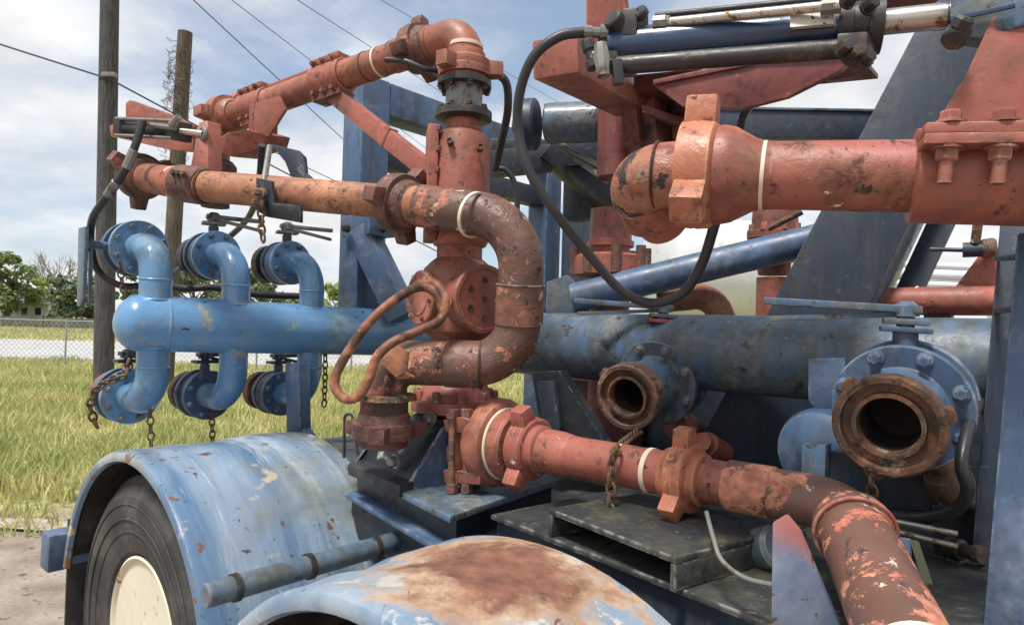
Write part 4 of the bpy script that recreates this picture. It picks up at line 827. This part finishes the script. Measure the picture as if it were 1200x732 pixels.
# ================================================================== LOWER RED LINE
LR = thing('lower_pipe_line', 'worn red pipe line with hammer unions running from the tower to a chipped elbow', 'pipe line', P(575, 575, 1.86))
r0 = P(640, 528, 1.75)
cl_ = mk('clamp_block', B().prism([P(519, 492, 1.83), P(540, 488, 1.80), P(566, 496, 1.78), P(566, 508, 1.78), P(522, 506, 1.83)], A*.07, .004), 'red_paint', LR)
mk('clamp_block', B().prism([P(519, 550, 1.83), P(540, 553, 1.80), P(563, 556, 1.78), P(562, 568, 1.78), P(521, 565, 1.83)], A*.07, .004), 'red_paint', LR)
for (x, y0, y1) in ((530, 480, 575), (547, 482, 578)):
    mk('stud', B().cyl(P(x, y0, 1.815), P(x - 1, y1, 1.815), .0095, seg=12), 'rusty_iron', cl_)
    for y in (484, 571): mk('nut', B().lathe(P(x, y, 1.815), U, [(-.012, .017), (.012, .017)], 6), 'rusty_red_union', cl_)
mk('clamp_core', B().cyl(P(545, 528, 1.95), P(545, 528, 1.95) + R*.16, .075), 'red_paint', LR)
rg0 = r0 + L*.16
mk('ring_body', B().lathe(rg0 - R*.055, R, [(0, .09), (.008, .112), (.03, .122), (.055, .122), (.07, .114), (.075, .105)], 44), 'orange_red_paint', LR)
mk('weld_seam', B().torus(rg0 + R*.022, R, .0955, .0045, 40, 8), 'white_band', LR)
mk('cap_body', B().lathe(rg0 + R*.0, R, [(0, .094), (.06, .094), (.068, .088), (.07, .07)], 40), 'worn_red_paint', LR)
union(LR, r0 + L*.055, R, .056, 'worn_red_paint', ph=.4, k=1.5, ln=.95)
def rl(px):
    X0, Y0 = r0.x, r0.y; k = (px - 600)/780
    return r0 + R*((k*Y0 - X0)/(R.x - k*R.y))
mk('pipe', B().cyl(r0, rl(790), .050, seg=28), 'worn_red_paint', LR)
mk('pipe_shoulder', B().lathe(r0, R, [(0, .057), (.05, .057), (.09, .0505)], 28), 'worn_red_paint', LR)
mk('weld_seam', band(rl(768), R, .0505, .012), 'white_band', LR)
union(LR, rl(809), R, .051, 'tan_orange_paint', ph=.15, k=1.55, ln=.9)
mk('pipe', B().cyl(rl(818), rl(862), .048, seg=28), 'worn_red_paint', LR)
mk('sleeve', B().cyl(rl(858), rl(912), .0535, seg=30, ch=.003), 'chipped_brown', LR)
K1 = rl(992); K2 = P(1082, 800, .83)
le = fillet([rl(905), K1, K2], .10, 14); e1_ = mk('elbow', B().tube(le, .051, 30), 'chipped_brown', LR)
kd = (K2 - K1).normalized(); ks = K1 + kd*.10
mk('sleeve', B().lathe(ks, kd, [(-.045, .052), (-.03, .066), (-.012, .069), (0, .070), (.004, .063)], 36), 'chipped_brown', LR)
mk('pipe', B().cyl(ks + kd*.0, K2, .061, seg=36), 'chipped_brown', LR)
mk('weld_seam', B().torus(ks + kd*.003, kd, .0675, .0035, 40, 8), 'worn_red_paint', LR)
wc = K1 + kd*((K2 - K1).length*.95); mk('white_collar', band(wc, kd, .061, .022), 'white_band', LR)
# ================================================================== RIGHT ARM (near red pipe, clamp bracket)
RA = thing('front_arm', 'thick faded red pipe arm with big hammer union and bolted clamp bracket', 'pipe arm', P(822, 275, 1.12))
a0_, a1_ = P(790, 205, 1.145), P(1300, 208, .915); ad = (a1_ - a0_).normalized()
def ra(px):
    lo, hi = -.3, 1.2
    for _ in range(40):
        mid = (lo + hi)/2; w = ROT.transposed() @ (a0_ + (a1_ - a0_)*mid - CAM); x = 600 + FPX*w.x/(-w.z)
        lo, hi = (mid, hi) if x < px else (lo, mid)
    return a0_ + (a1_ - a0_)*lo
mk('pipe', B().cyl(ra(868), ra(1180), .0545, seg=36), 'worn_red_paint', RA)
mk('taper_sub', B().lathe(ra(838), ad, [(0, .080), (.012, .082), (.03, .078), (.062, .060), (.075, .0555), (.09, .0548)], 36), 'red_paint', RA)
mk('white_collar', B().ring(ra(889), ad, .053, .0560, .021, 36), 'white_band', RA)
union(RA, ra(818), ad, .064, 'tan_orange_paint', ph=.12, k=1.42, ln=.95, sub=False)
kb = ra(728)
elp = fillet([ra(805), kb, kb + A*.16 - U*.055], .065, 14)
el2 = mk('elbow', B().tube(elp, .056, 32), 'elbow_paint', RA)
mk('weld_seam', B().torus(ra(770), ad, .0562, .0025, 32, 6), 'dark_rust', el2)
kk = kb + A*.085 - U*.03 + ad*.012; mk('elbow_collar', B().lathe(kk, (A*.75 - U*.65), [(-.02, .05), (-.01, .066), (.035, .066), (.045, .05)], 30), 'worn_red_paint', RA)
# clamp: half shell, bars, bolts, gusset bracket
cm0, cm1 = ra(1066), ra(1290)
mk('clamp_shell', B().lathe(cm0, ad, [(0, .056), (.003, .070), (.35, .070)], 40), 'red_paint', RA)
a, b, n = frame(ad); bfront = b if b.y < 0 else -b
cmid = (cm0 + cm1)/2; hl_ = (cm1 - cm0).length/2
for k_, (zo, dp) in enumerate(((.030, .105), (.046, .10))):
    mk('clamp_bar', B().box(cmid + a*zo, ad, b, a, hl_, dp, .0075, .003), 'red_paint', RA)
for px in (1095, 1152, 1212):
    c_ = ra(px) + bfront*.085
    mk('bolt', B().bolt(c_ + a*.022, -a, .015, .02).cyl(c_ + a*.01, c_ - a*.028, .0095, seg=14), 'red_paint', RA); mk('bolt', B().bolt(c_ + a*.054, a, .014, .018), 'red_paint', RA)
def G(px, py): return P(px, py, 1.0 - (px - 1080)*.00042)
mk('bracket_plate', B().prism([G(1083, 165), G(1130, 90), G(1165, 15), G(1182, -60), G(1290, -60), G(1290, 168)], A*.016, .004), 'red_paint', RA)
mk('bracket_foot', B().prism([G(1078, 166), G(1084, 158), G(1290, 160), G(1290, 170)], -A*.03 , .003), 'red_paint', RA)
# ================================================================== YOKE (red cradle behind the big cylinder, shade put into its colour)
YK = thing('arm_yoke', 'red yoke, shade painted into its colour, of welded box arms under the large hydraulic cylinder', 'yoke', P(735, 170, 2.0))
mk('box_arm', B().beam(P(650, 66, 1.48), P(742, 118, 2.0), .11, .085, U, .006), 'red_paint', YK)
mk('tall_plate', B().prism([P(686, -60, 1.66), P(722, -60, 1.66), P(737, 32, 1.66), P(735, 62, 1.68), P(687, 62, 1.68)], A*.02, .003), 'red_paint', YK)
mk('side_arm', B().prism([P(765, 100, 1.72), P(885, 76, 1.62), P(1003, 62, 1.46), P(986, 82, 1.48), P(922, 114, 1.55), P(868, 128, 1.62), P(800, 126, 1.70)], A*.018, .003), 'dark_shaded_red', YK)
mk('side_arm_flange', B().prism([P(765, 99, 1.71), P(885, 75, 1.61), P(1003, 61, 1.45), P(1003, 61, 1.45) + A*.20, P(885, 75, 1.61) + A*.2, P(765, 99, 1.71) + A*.2], U*.012, .002), 'dark_shaded_red', YK)
mk('top_plate', B().prism([P(742, 88, 1.78), P(822, 80, 1.72), P(826, 90, 1.74), P(790, 104, 1.8), P(742, 110, 1.85)], A*.22, .003), 'dark_shaded_red', YK)
for i, px in enumerate((727, 748, 786)): mk('web_plate', B().prism([P(px, 100, 1.9), P(px + 16, 98, 1.86), P(px + 22, 166, 1.92), P(px + 2, 172, 1.95)], A*(.12 + .05*i), .003), 'dark_shaded_red', YK)
mk('web_plate', B().prism([P(752, 122, 1.84), P(800, 138, 1.82), P(800, 146, 1.82), P(752, 132, 1.84)], A*.15, .003), 'dark_shaded_red', YK)
mk('yoke_post', B().lathe(P(722, 172, 2.12), -U, [(-.22, .06), (0, .06), (.10, .06)], 30), 'dark_shaded_red', YK)
mk('top_bar', B().beam(P(712, -34, 1.69), P(1094, -4, 1.62), .06, .05, U), 'dark_shaded_red', YK)
# ================================================================== LARGE HYDRAULIC CYLINDER
b0_, b1_ = P(716, 56, 1.27), P(1005, 32, 1.12); bd = (b1_ - b0_).normalized()
HC = thing('hydraulic_cylinder', 'large dark blue hydraulic cylinder with chrome rod above the front arm', 'cylinder', b0_)
mk('barrel', B().cyl(b0_, b1_, .034, seg=32), 'cylinder_blue', HC)
mk('label_plate', B().prism([P(926, 17, 1.115), P(976, 13, 1.095), P(977, 28, 1.085), P(926, 32, 1.105)], A*.012, 0), 'white_rust_label', HC)
tb_0, tb_1 = P(724, 77, 1.235), P(992, 57, 1.09); mk('lower_tube', B().cyl(tb_0, tb_1, .0165, seg=20), 'dark_metal', HC)
mk('oil_pipe', B().cyl(P(768, 28, 1.22), P(985, 6, 1.07), .0085, seg=16), 'chrome_rod', HC)
mk('oil_pipe', B().cyl(P(768, 19, 1.27), P(985, -3, 1.12), .006, seg=12), 'dark_metal', HC)
mk('pipe_nut', B().lathe(P(766, 28, 1.22), bd, [(0, .014), (.022, .014), (.024, .012), (.03, .012)], 8), 'grey_steel', HC); mk('pipe_nut', B().lathe(P(962, 9, 1.085), bd, [(0, .013), (.03, .013)], 8), 'grey_steel', HC)
hd0 = mk('gland_block', B().lathe(P(988, 33, 1.13), bd, [(-.01, .036), (-.01, .046), (.012, .046), (.013, .040), (.035, .040), (.036, .047), (.058, .047), (.058, .02)], 24), 'dark_metal', HC)
mk('gland_block', B().box(P(1003, 58, 1.08), bd, A, U, .022, .025, .02, .005), 'dark_metal', HC)
for (x, y) in ((992, 3), (1016, 10), (996, 66), (1012, 72), (985, 60)): mk('bolt', B().bolt(P(x, y, 1.065), V((.1, -1, .1)), .010, .022), 'dark_metal', hd0)
mk('rod', B().cyl(P(1000, 30, 1.125), P(1125, 17, 1.055), .0205, seg=26), 'chrome_rod', HC)
mk('rod_collar', B().cyl(P(1096, 20, 1.075), P(1122, 17, 1.055), .0215, seg=24), 'navy_paint', HC)
mk('clevis', B().prism([P(1113, -30, 1.0), P(1113, 24, 1.0), P(1122, 42, .99), P(1150, 46, .975), P(1205, 28, .94), P(1300, 6, .89), P(1300, -60, .89), P(1150, -60, .975)], A*.05, .005), 'dull_blue_paint', HC)
mk('clevis_strip', B().prism([P(1114, 21, .993), P(1190, 5, .944), P(1190, 10, .944), P(1114, 27, .993)], F*.005, .001), 'cylinder_blue', HC)
mk('grease_fitting', B().cyl(P(1124, 36, .965), P(1117, 48, .955), .017, seg=16, ch=.003).lathe(P(1124, 33, .95), V((.2, -.6, .7)), [(0, .014), (.012, .014), (.016, .009)], 6), 'dark_metal', HC)
# valve cluster at the blind end
vc_ = thing('valve_cluster', None, None, P(710, 60, 1.25)); vc_.parent = HC; vc_.location = P(710, 60, 1.25) - HC.location; WORLD[vc_.name] = P(710, 60, 1.25)
mk('end_block', B().box(P(724, 60, 1.27), bd, A, U, .02, .036, .042, .005), 'dark_metal', vc_)
mk('solenoid', B().cyl(P(716, 20, 1.23), P(730, 34, 1.25), .019, seg=18, ch=.003), 'dark_metal', vc_)
mk('port_block', B().box(P(744, 30, 1.24), bd, A, U, .015, .022, .026, .005), 'dark_metal', vc_)
mk('knob', B().cyl(P(748, 12, 1.22), P(754, 20, 1.23), .014, seg=14, ch=.003), 'dark_metal', vc_)
mk('fitting', B().lathe(P(684, 38, 1.25), V((1, 0, 0)), [(0, .013), (.014, .013), (.015, .010), (.03, .010), (.031, .014), (.045, .014), (.045, .01)], 10), 'grey_steel', vc_)
mk('fitting', B().lathe(P(688, 48, 1.245), V((.3, -.1, -1)), [(0, .014), (.02, .014), (.021, .011), (.04, .011), (.041, .016), (.055, .016)], 8), 'dark_metal', vc_)
mk('fitting', B().lathe(P(704, 52, 1.22), V((.1, -.1, -1)), [(0, .012), (.03, .016), (.05, .012), (.062, .012)], 8), 'grey_steel', vc_)
mk('fitting', B().lathe(P(692, 70, 1.24), V((.8, -.2, -.4)), [(0, .013), (.025, .013), (.026, .017), (.04, .017)], 8), 'dark_metal', vc_)
mk('drop_link', B().beam(P(722, 70, 1.22), P(725, 100, 1.22), .016, .020), 'dark_metal', vc_)
mk('bleed_pipe', B().tube(spline([P(695, 62, 1.23), P(702, 66, 1.22), P(704, 76, 1.22), P(700, 84, 1.23)]), .004, 8), 'chrome_rod', vc_)
# ================================================================== REAR RED TOWERS
RT = thing('rear_swivel_post', 'red flanged swivel post behind the slanted blue pipe brace', 'pipe post', P(714, 350, 2.72))
rt = P(714, 350, 2.72)
def ry(y): return P(714, y, 2.72)
mk('column', B().lathe(V((rt.x, rt.y, .965)), U, [(0, .09), (.5, .085), (ry(330).z - .965, .08)], 30), 'red_paint', RT)
mk('collar', B().lathe(V((rt.x, rt.y, ry(326).z)), U, [(0, .09), (.005, .13), (.012, .150), (.085, .150), (.095, .13), (.1, .08), (.125, .08), (.128, .095), (.15, .095), (.152, .085), (.28, .085)], 36), 'red_paint', RT)
for i in range(8):
    t = i*.785; mk('bolt', B().cyl(V((rt.x + math.cos(t)*.148, rt.y + math.sin(t)*.148, ry(322).z)), V((rt.x + math.cos(t)*.148, rt.y + math.sin(t)*.148, ry(290).z)), .020, seg=10), 'rusty_red_union', RT)
RT2 = thing('rear_valve_post', 'red bolted valve post seen under the front arm beside the slanted beam', 'pipe post', P(906, 345, 2.66)); r2 = P(906, 350, 2.66)
mk('column', B().lathe(V((r2.x, r2.y, .965)), U, [(0, .07), (P(0, 300, 2.66).z - .965, .065)], 24), 'red_paint', RT2)
mk('valve_head', B().lathe(V((r2.x, r2.y, P(906, 322, 2.66).z)), U, [(0, .06), (.05, .065), (.055, .10), (.12, .10), (.14, .085), (.145, .105), (.17, .105), (.172, .09), (.26, .085), (.28, .05)], 30), 'red_paint', RT2)
for i in range(8):
    t = i*.785; mk('bolt', B().bolt(V((r2.x + math.cos(t)*.09, r2.y + math.sin(t)*.09, P(906, 322, 2.66).z + .17)), U, .014, .03), 'red_paint', RT2)
mk('hand_lever', B().cyl(P(900, 268, 2.55), P(940, 248, 2.5), .012), 'dark_rust', RT2)
mk('elbow_pipe', B().tube(fillet([P(770, 352, 2.66), P(835, 345, 2.62), P(850, 385, 2.58)], .09, 8), .052, 20), 'rusty_orange', None, label='short rusty elbow pipe peeping over the side header', cat='pipe')
RB = thing('rear_bracket_pipe', 'red pipe with triangular bracket seen under the clamp bracket', 'pipe', P(1105, 366, 2.25))
mk('pipe', B().cyl(P(1030, 353, 2.35), P(1215, 352, 2.05), .048), 'red_paint', RB); mk('seam_ring', B().torus(P(1075, 353, 2.277), P(1215, 352, 2.05) - P(1030, 353, 2.35), .048, .005, 24, 6), 'white_band', RB)
mk('bracket_plate', B().prism([P(1116, 340, 2.2), P(1148, 298, 2.16), P(1172, 296, 2.13), P(1172, 345, 2.13)], A*.03, .004), 'red_paint', RB)
mk('cylinder', B().cyl(P(1128, 293, 2.15), P(1152, 292, 2.12), .024).cyl(P(1090, 292, 2.2), P(1130, 293, 2.15), .007), 'navy_paint', RB)
mk('cylinder_head', B().cyl(P(1150, 292, 2.12), P(1168, 290, 2.1), .032, seg=14, ch=.006).cyl(P(1143, 284, 2.12), P(1146, 262, 2.1), .014, seg=10), 'rusty_iron', RB)
mk('rear_post', B().box(V((P(1120, 0, 2.2).x, P(1120, 0, 2.2).y + .06, 1.30)), L, A, U, .04, .03, .335, .004), 'black_blue_steel', RB)
# ================================================================== LOW CLUTTER on the right
PM = thing('blue_pump', 'round blue pump housing under the right outlet', 'pump', P(965, 560, 1.75))
pc = P(962, 528, 1.80); mk('housing', B().lathe(pc, -A, [(-.15, .10), (-.04, .115), (.0, .115), (.03, .105), (.05, .07), (.058, .0)], 36), 'blue_paint', PM)
mk('mount_plate', B().prism([P(940, 520, 1.66), P(968, 521, 1.63), P(966, 575, 1.63), P(938, 570, 1.66)], A*.05, .004), 'dull_blue_paint', PM)
mk('gear_box', B().prism([P(972, 528, 1.66), P(1120, 535, 1.55), P(1118, 600, 1.55), P(970, 590, 1.66)], A*.18, .006), 'navy_paint', PM)
mk('pump_foot', B().box(V((pc.x, pc.y, 1.06)), L, A, U, .10, .06, .10, .004), 'black_blue_steel', PM)
mk('fuel_tank', B().cyl(P(838, 655, 1.5), P(915, 640, 1.32), .045, ch=.008), 'dull_blue_paint', None, label='grey blue tube lying on the deck under the chipped elbow', cat='tube')
mk('brake_chamber', B().lathe(P(1108, 553, 1.48), V((.5, .2, -.85)), [(-.05, .02), (-.03, .03), (-.01, .03), (0, .045), (.02, .05), (.06, .045), (.07, .03)], 20), 'rusty_iron', None, label='rusty tan fitting hanging beside the black hose loop', cat='fitting')
for i, (y0, y1) in enumerate(((607, 625), (618, 640))): mk('steel_rod', B().cyl(P(1035, y0, 1.42), P(1122, y1, 1.36), .006, seg=12), 'chrome_rod', None, label=['bright steel rod under the blue gear box, upper of two', 'bright steel rod under the blue gear box, lower of two'][i], cat='rod')
mk('webbing_strap', B().prism([P(1066, 632, 1.3), P(1076, 634, 1.3), P(1112, 740, 1.25), P(1100, 740, 1.25)], A*.004, 0), 'strap_green', None, label='frayed greenish strap hanging under the right outlet', cat='strap')
for i in range(5): mk('valve_spool', B().lathe(P(1112 + i*4, 640 + i*22, 1.42), V((.3, -1, .1)), [(0, .022), (.03, .022), (.032, .014), (.06, .014), (.061, .018), (.075, .018)], 10), 'dark_metal', TR)
mk('control_box', B().prism([P(1092, 590, 1.56), P(1150, 596, 1.5), P(1150, 760, 1.5), P(1092, 760, 1.56)], A*.1, .006), 'black_blue_steel', TR)
# bent wire loop beside the fender
mk('wire_hook', B().tube(fillet([P(403, 536, 2.2), P(404, 486, 2.2), P(412, 484, 2.2), P(420, 536, 2.16)], .012, 5), .005, 8), 'dark_metal', None, label='thin bent wire hook standing beside the hanging union', cat='hook')
# ================================================================== HOSES
hose('hydraulic_hose', [(686, 38, 1.25), (655, 43, 1.25), (626, 66, 1.26), (610, 105, 1.28), (607, 150, 1.3), (620, 200, 1.3), (650, 248, 1.31), (690, 298, 1.34), (728, 340, 1.36), (764, 355, 1.36), (800, 343, 1.33), (822, 310, 1.28), (836, 268, 1.23), (848, 225, 1.2)], .0098, 'hose_rubber', 'thick black hose sweeping from the large cylinder down under the front arm')
hose('hydraulic_hose', [(168, 142, 2.31), (158, 172, 2.30), (146, 200, 2.30), (124, 232, 2.34), (108, 258, 2.42), (107, 292, 2.55), (116, 318, 2.62), (145, 335, 2.66), (190, 328, 2.75), (232, 300, 3.05), (268, 278, 3.1), (294, 250, 2.9), (304, 210, 2.55), (307, 170, 2.45)], .0135, 'hose_rubber', 'long black hose drooping from the small cylinder past the blue outlets')
mk('hose_fitting', B().cyl(P(157, 176, 2.295), P(148, 198, 2.295), .017, seg=10, ch=.002).cyl(P(137, 213, 2.31), P(126, 229, 2.335), .017, seg=10, ch=.002), 'grey_steel', bpy.data.objects['hydraulic_hose.001'])
hose('hydraulic_hose', [(566, 86, 2.18), (584, 88, 2.2), (594, 100, 2.22), (595, 130, 2.25), (588, 165, 2.3), (580, 200, 2.35)], .014, 'dark_metal', 'stiff dark grey hose bent over behind the grey swivel')
hose('hydraulic_hose', [(578, 198, 2.5), (592, 199, 2.5), (602, 212, 2.5), (606, 232, 2.5), (605, 258, 2.5)], .011, 'hose_rubber', 'short black hose drooping behind the brown U bend')
hose('hydraulic_hose', [(452, 70, 2.12), (475, 72, 2.1), (498, 81, 2.1), (515, 84, 2.14)], .009, 'hose_rubber', 'thin black hose tucked under the upper elbow')
hose('hydraulic_hose', [(1146, 470, 1.45), (1134, 505, 1.36), (1127, 545, 1.32), (1134, 575, 1.32), (1118, 598, 1.36), (1080, 606, 1.42), (1046, 604, 1.46)], .0125, 'hose_rubber', 'black hose looped in front of the rusty tan fitting')
hose('hydraulic_hose', [(180, 330, 2.9), (215, 338, 2.95), (250, 337, 3.0), (300, 345, 3.1), (350, 347, 3.2)], .016, 'black_rubber', 'bundle of black hose lying behind the light blue header')
hose('cord', [(828, 600, 1.28), (836, 630, 1.2), (846, 656, 1.15), (872, 676, 1.1), (906, 685, 1.05)], .0042, 'grey_steel', 'thin pale cord drooping from the lower union to the saddle fin', 'cord')
hose('hydraulic_hose', [(880, 122, 1.72), (870, 140, 1.8), (866, 168, 1.9)], .011, 'hose_rubber', 'short black hose hanging behind the front arm union')
hose('cord', [(1210, 30, .99), (1190, 38, .98), (1176, 36, .98), (1170, 24, .98), (1182, 8, .975), (1204, -6, .97)], .003, 'dark_metal', 'thin wire looped at the cylinder clevis', 'cord')
# ================================================================== CHAINS
def el_pt(px, y, d): return P(px, y, d)
chain([P(176, 484, 2.47), P(177, 520, 2.47)], 'short rusty chain hanging under the first lower outlet', group='chains')
chain([P(248, 487, 2.72), P(249, 516, 2.72)], 'short rusty chain hanging under the second lower outlet', group='chains')
chain([P(381, 405, 2.8), P(381, 440, 2.8), P(380, 472, 2.8)], 'rusty chain hanging beside the loop of the bent rod', group='chains')
chain([P(140, 312, 2.5), P(143, 330, 2.5), P(146, 348, 2.5)], 'rusty chain hanging under the first upper outlet', group='chains')
chain([P(150, 425, 2.5), P(146, 440, 2.44), P(128, 446, 2.44), P(112, 458, 2.46), P(106, 478, 2.48), P(112, 496, 2.5)], 'rusty chain draped over the first lower flange', lk=.04, wire=.005, group='chains')
chain([P(748, 506, 1.98), P(736, 514, 1.80), P(722, 528, 1.55), P(717, 548, 1.53), P(716, 585, 1.53), P(715, 612, 1.53)], 'rusty chain hanging from the left open outlet over the red pipe', lk=.034, wire=.0042, group='chains')
chain([P(1020, 552, 1.34), P(1022, 575, 1.36), P(1021, 590, 1.36)], 'short chain hanging under the right open outlet', lk=.03, group='chains')
chain([P(306, 240, 2.08), P(306, 262, 2.08), P(308, 278, 2.08)], 'short chain hanging from the arm latch', lk=.034, wire=.004, group='chains')
# ================================================================== FAR RIGHT BACKGROUND: pale tank trailer and pipe rack
tk = P(830, 395, 9.5); TK = thing('tank_trailer', 'pale grey tank trailer parked far behind the slanted brace', 'trailer', V((tk.x, tk.y, 0)))
tz = P(830, 315, 9.5).z; mk('tank', B().lathe(V((tk.x - .7, tk.y, tz)), V((1, .25, 0)), [(-.15, .3), (-.1, .55), (0, .72), (.05, .75), (2.2, .75), (2.25, .72), (2.4, .4)], 36), 'pale_plate', TK)
mk('chassis', B().box(V((tk.x + .45, tk.y + .3, .85)), V((1, .25, 0)), V((-.25, 1, 0)), U, 1.3, .4, .12, .01), 'black_blue_steel', TK)
for k in (0, 1.0): mk('wheel', B().lathe(V((tk.x + .1 + k, tk.y - .25 + .25*k, .5)), V((-.25, 1, 0)), [(0, .3), (.01, .46), (.05, .5), (.25, .5), (.28, .46), (.28, .2)], 28), 'tyre_rubber', TK)
for k in (0, 1.0): mk('leg', B().box(V((tk.x + .05 + k, tk.y + .3, (tz - .2)/2)), (1, 0, 0), (0, 1, 0), U, .06, .06, (tz - .2)/2, .005), 'dark_metal', TK)
PR = thing('pipe_rack', 'white pipe rack with stacked pipes behind the red bracket pipe', 'rack', V((P(1110, 400, 5.5).x, P(1110, 400, 5.5).y, 0)))
for i, (y, r_) in enumerate(((312, .03), (322, .045), (334, .035), (348, .05))): mk('pipe', B().cyl(P(1010, y - 4, 5.7), P(1230, y + 5, 5.3), r_), 'pale_plate', PR)
for px in (1060, 1165): 
    q = P(px, 280, 5.62); mk('post', B().box(V((q.x, q.y, q.z/2)), (1, 0, 0), (0, 1, 0), U, .03, .03, q.z/2, .004), 'pale_plate', PR)

for i, (x, y, d, r_, lb) in enumerate(((800, 500, 2.35, .055, 'pink red pipe stub under the left open outlet'), (832, 522, 2.2, .04, 'faded red plug beside the slanted beam below the header'))):
    q = P(x, y, d); sb = thing('pipe_stub', lb, 'pipe', V((q.x, q.y, .97))); mk('stub', B().lathe(q, V((-.5, -.6, .25)), [(-.12, r_*.9), (0, r_), (.03, r_), (.04, r_*.8), (.07, r_*.75)], 24), 'red_paint', sb)
    mk('riser', B().cyl(V((q.x, q.y, .965)), q, r_*.7), 'dark_shaded_red', sb)
q = P(690, 490, 2.75); mk('red_box', B().box(V((q.x, q.y, 1.15)), R, A, U, .22, .06, .18, .01), 'dark_shaded_red', None, label='dark red box behind the header stand', cat='box')
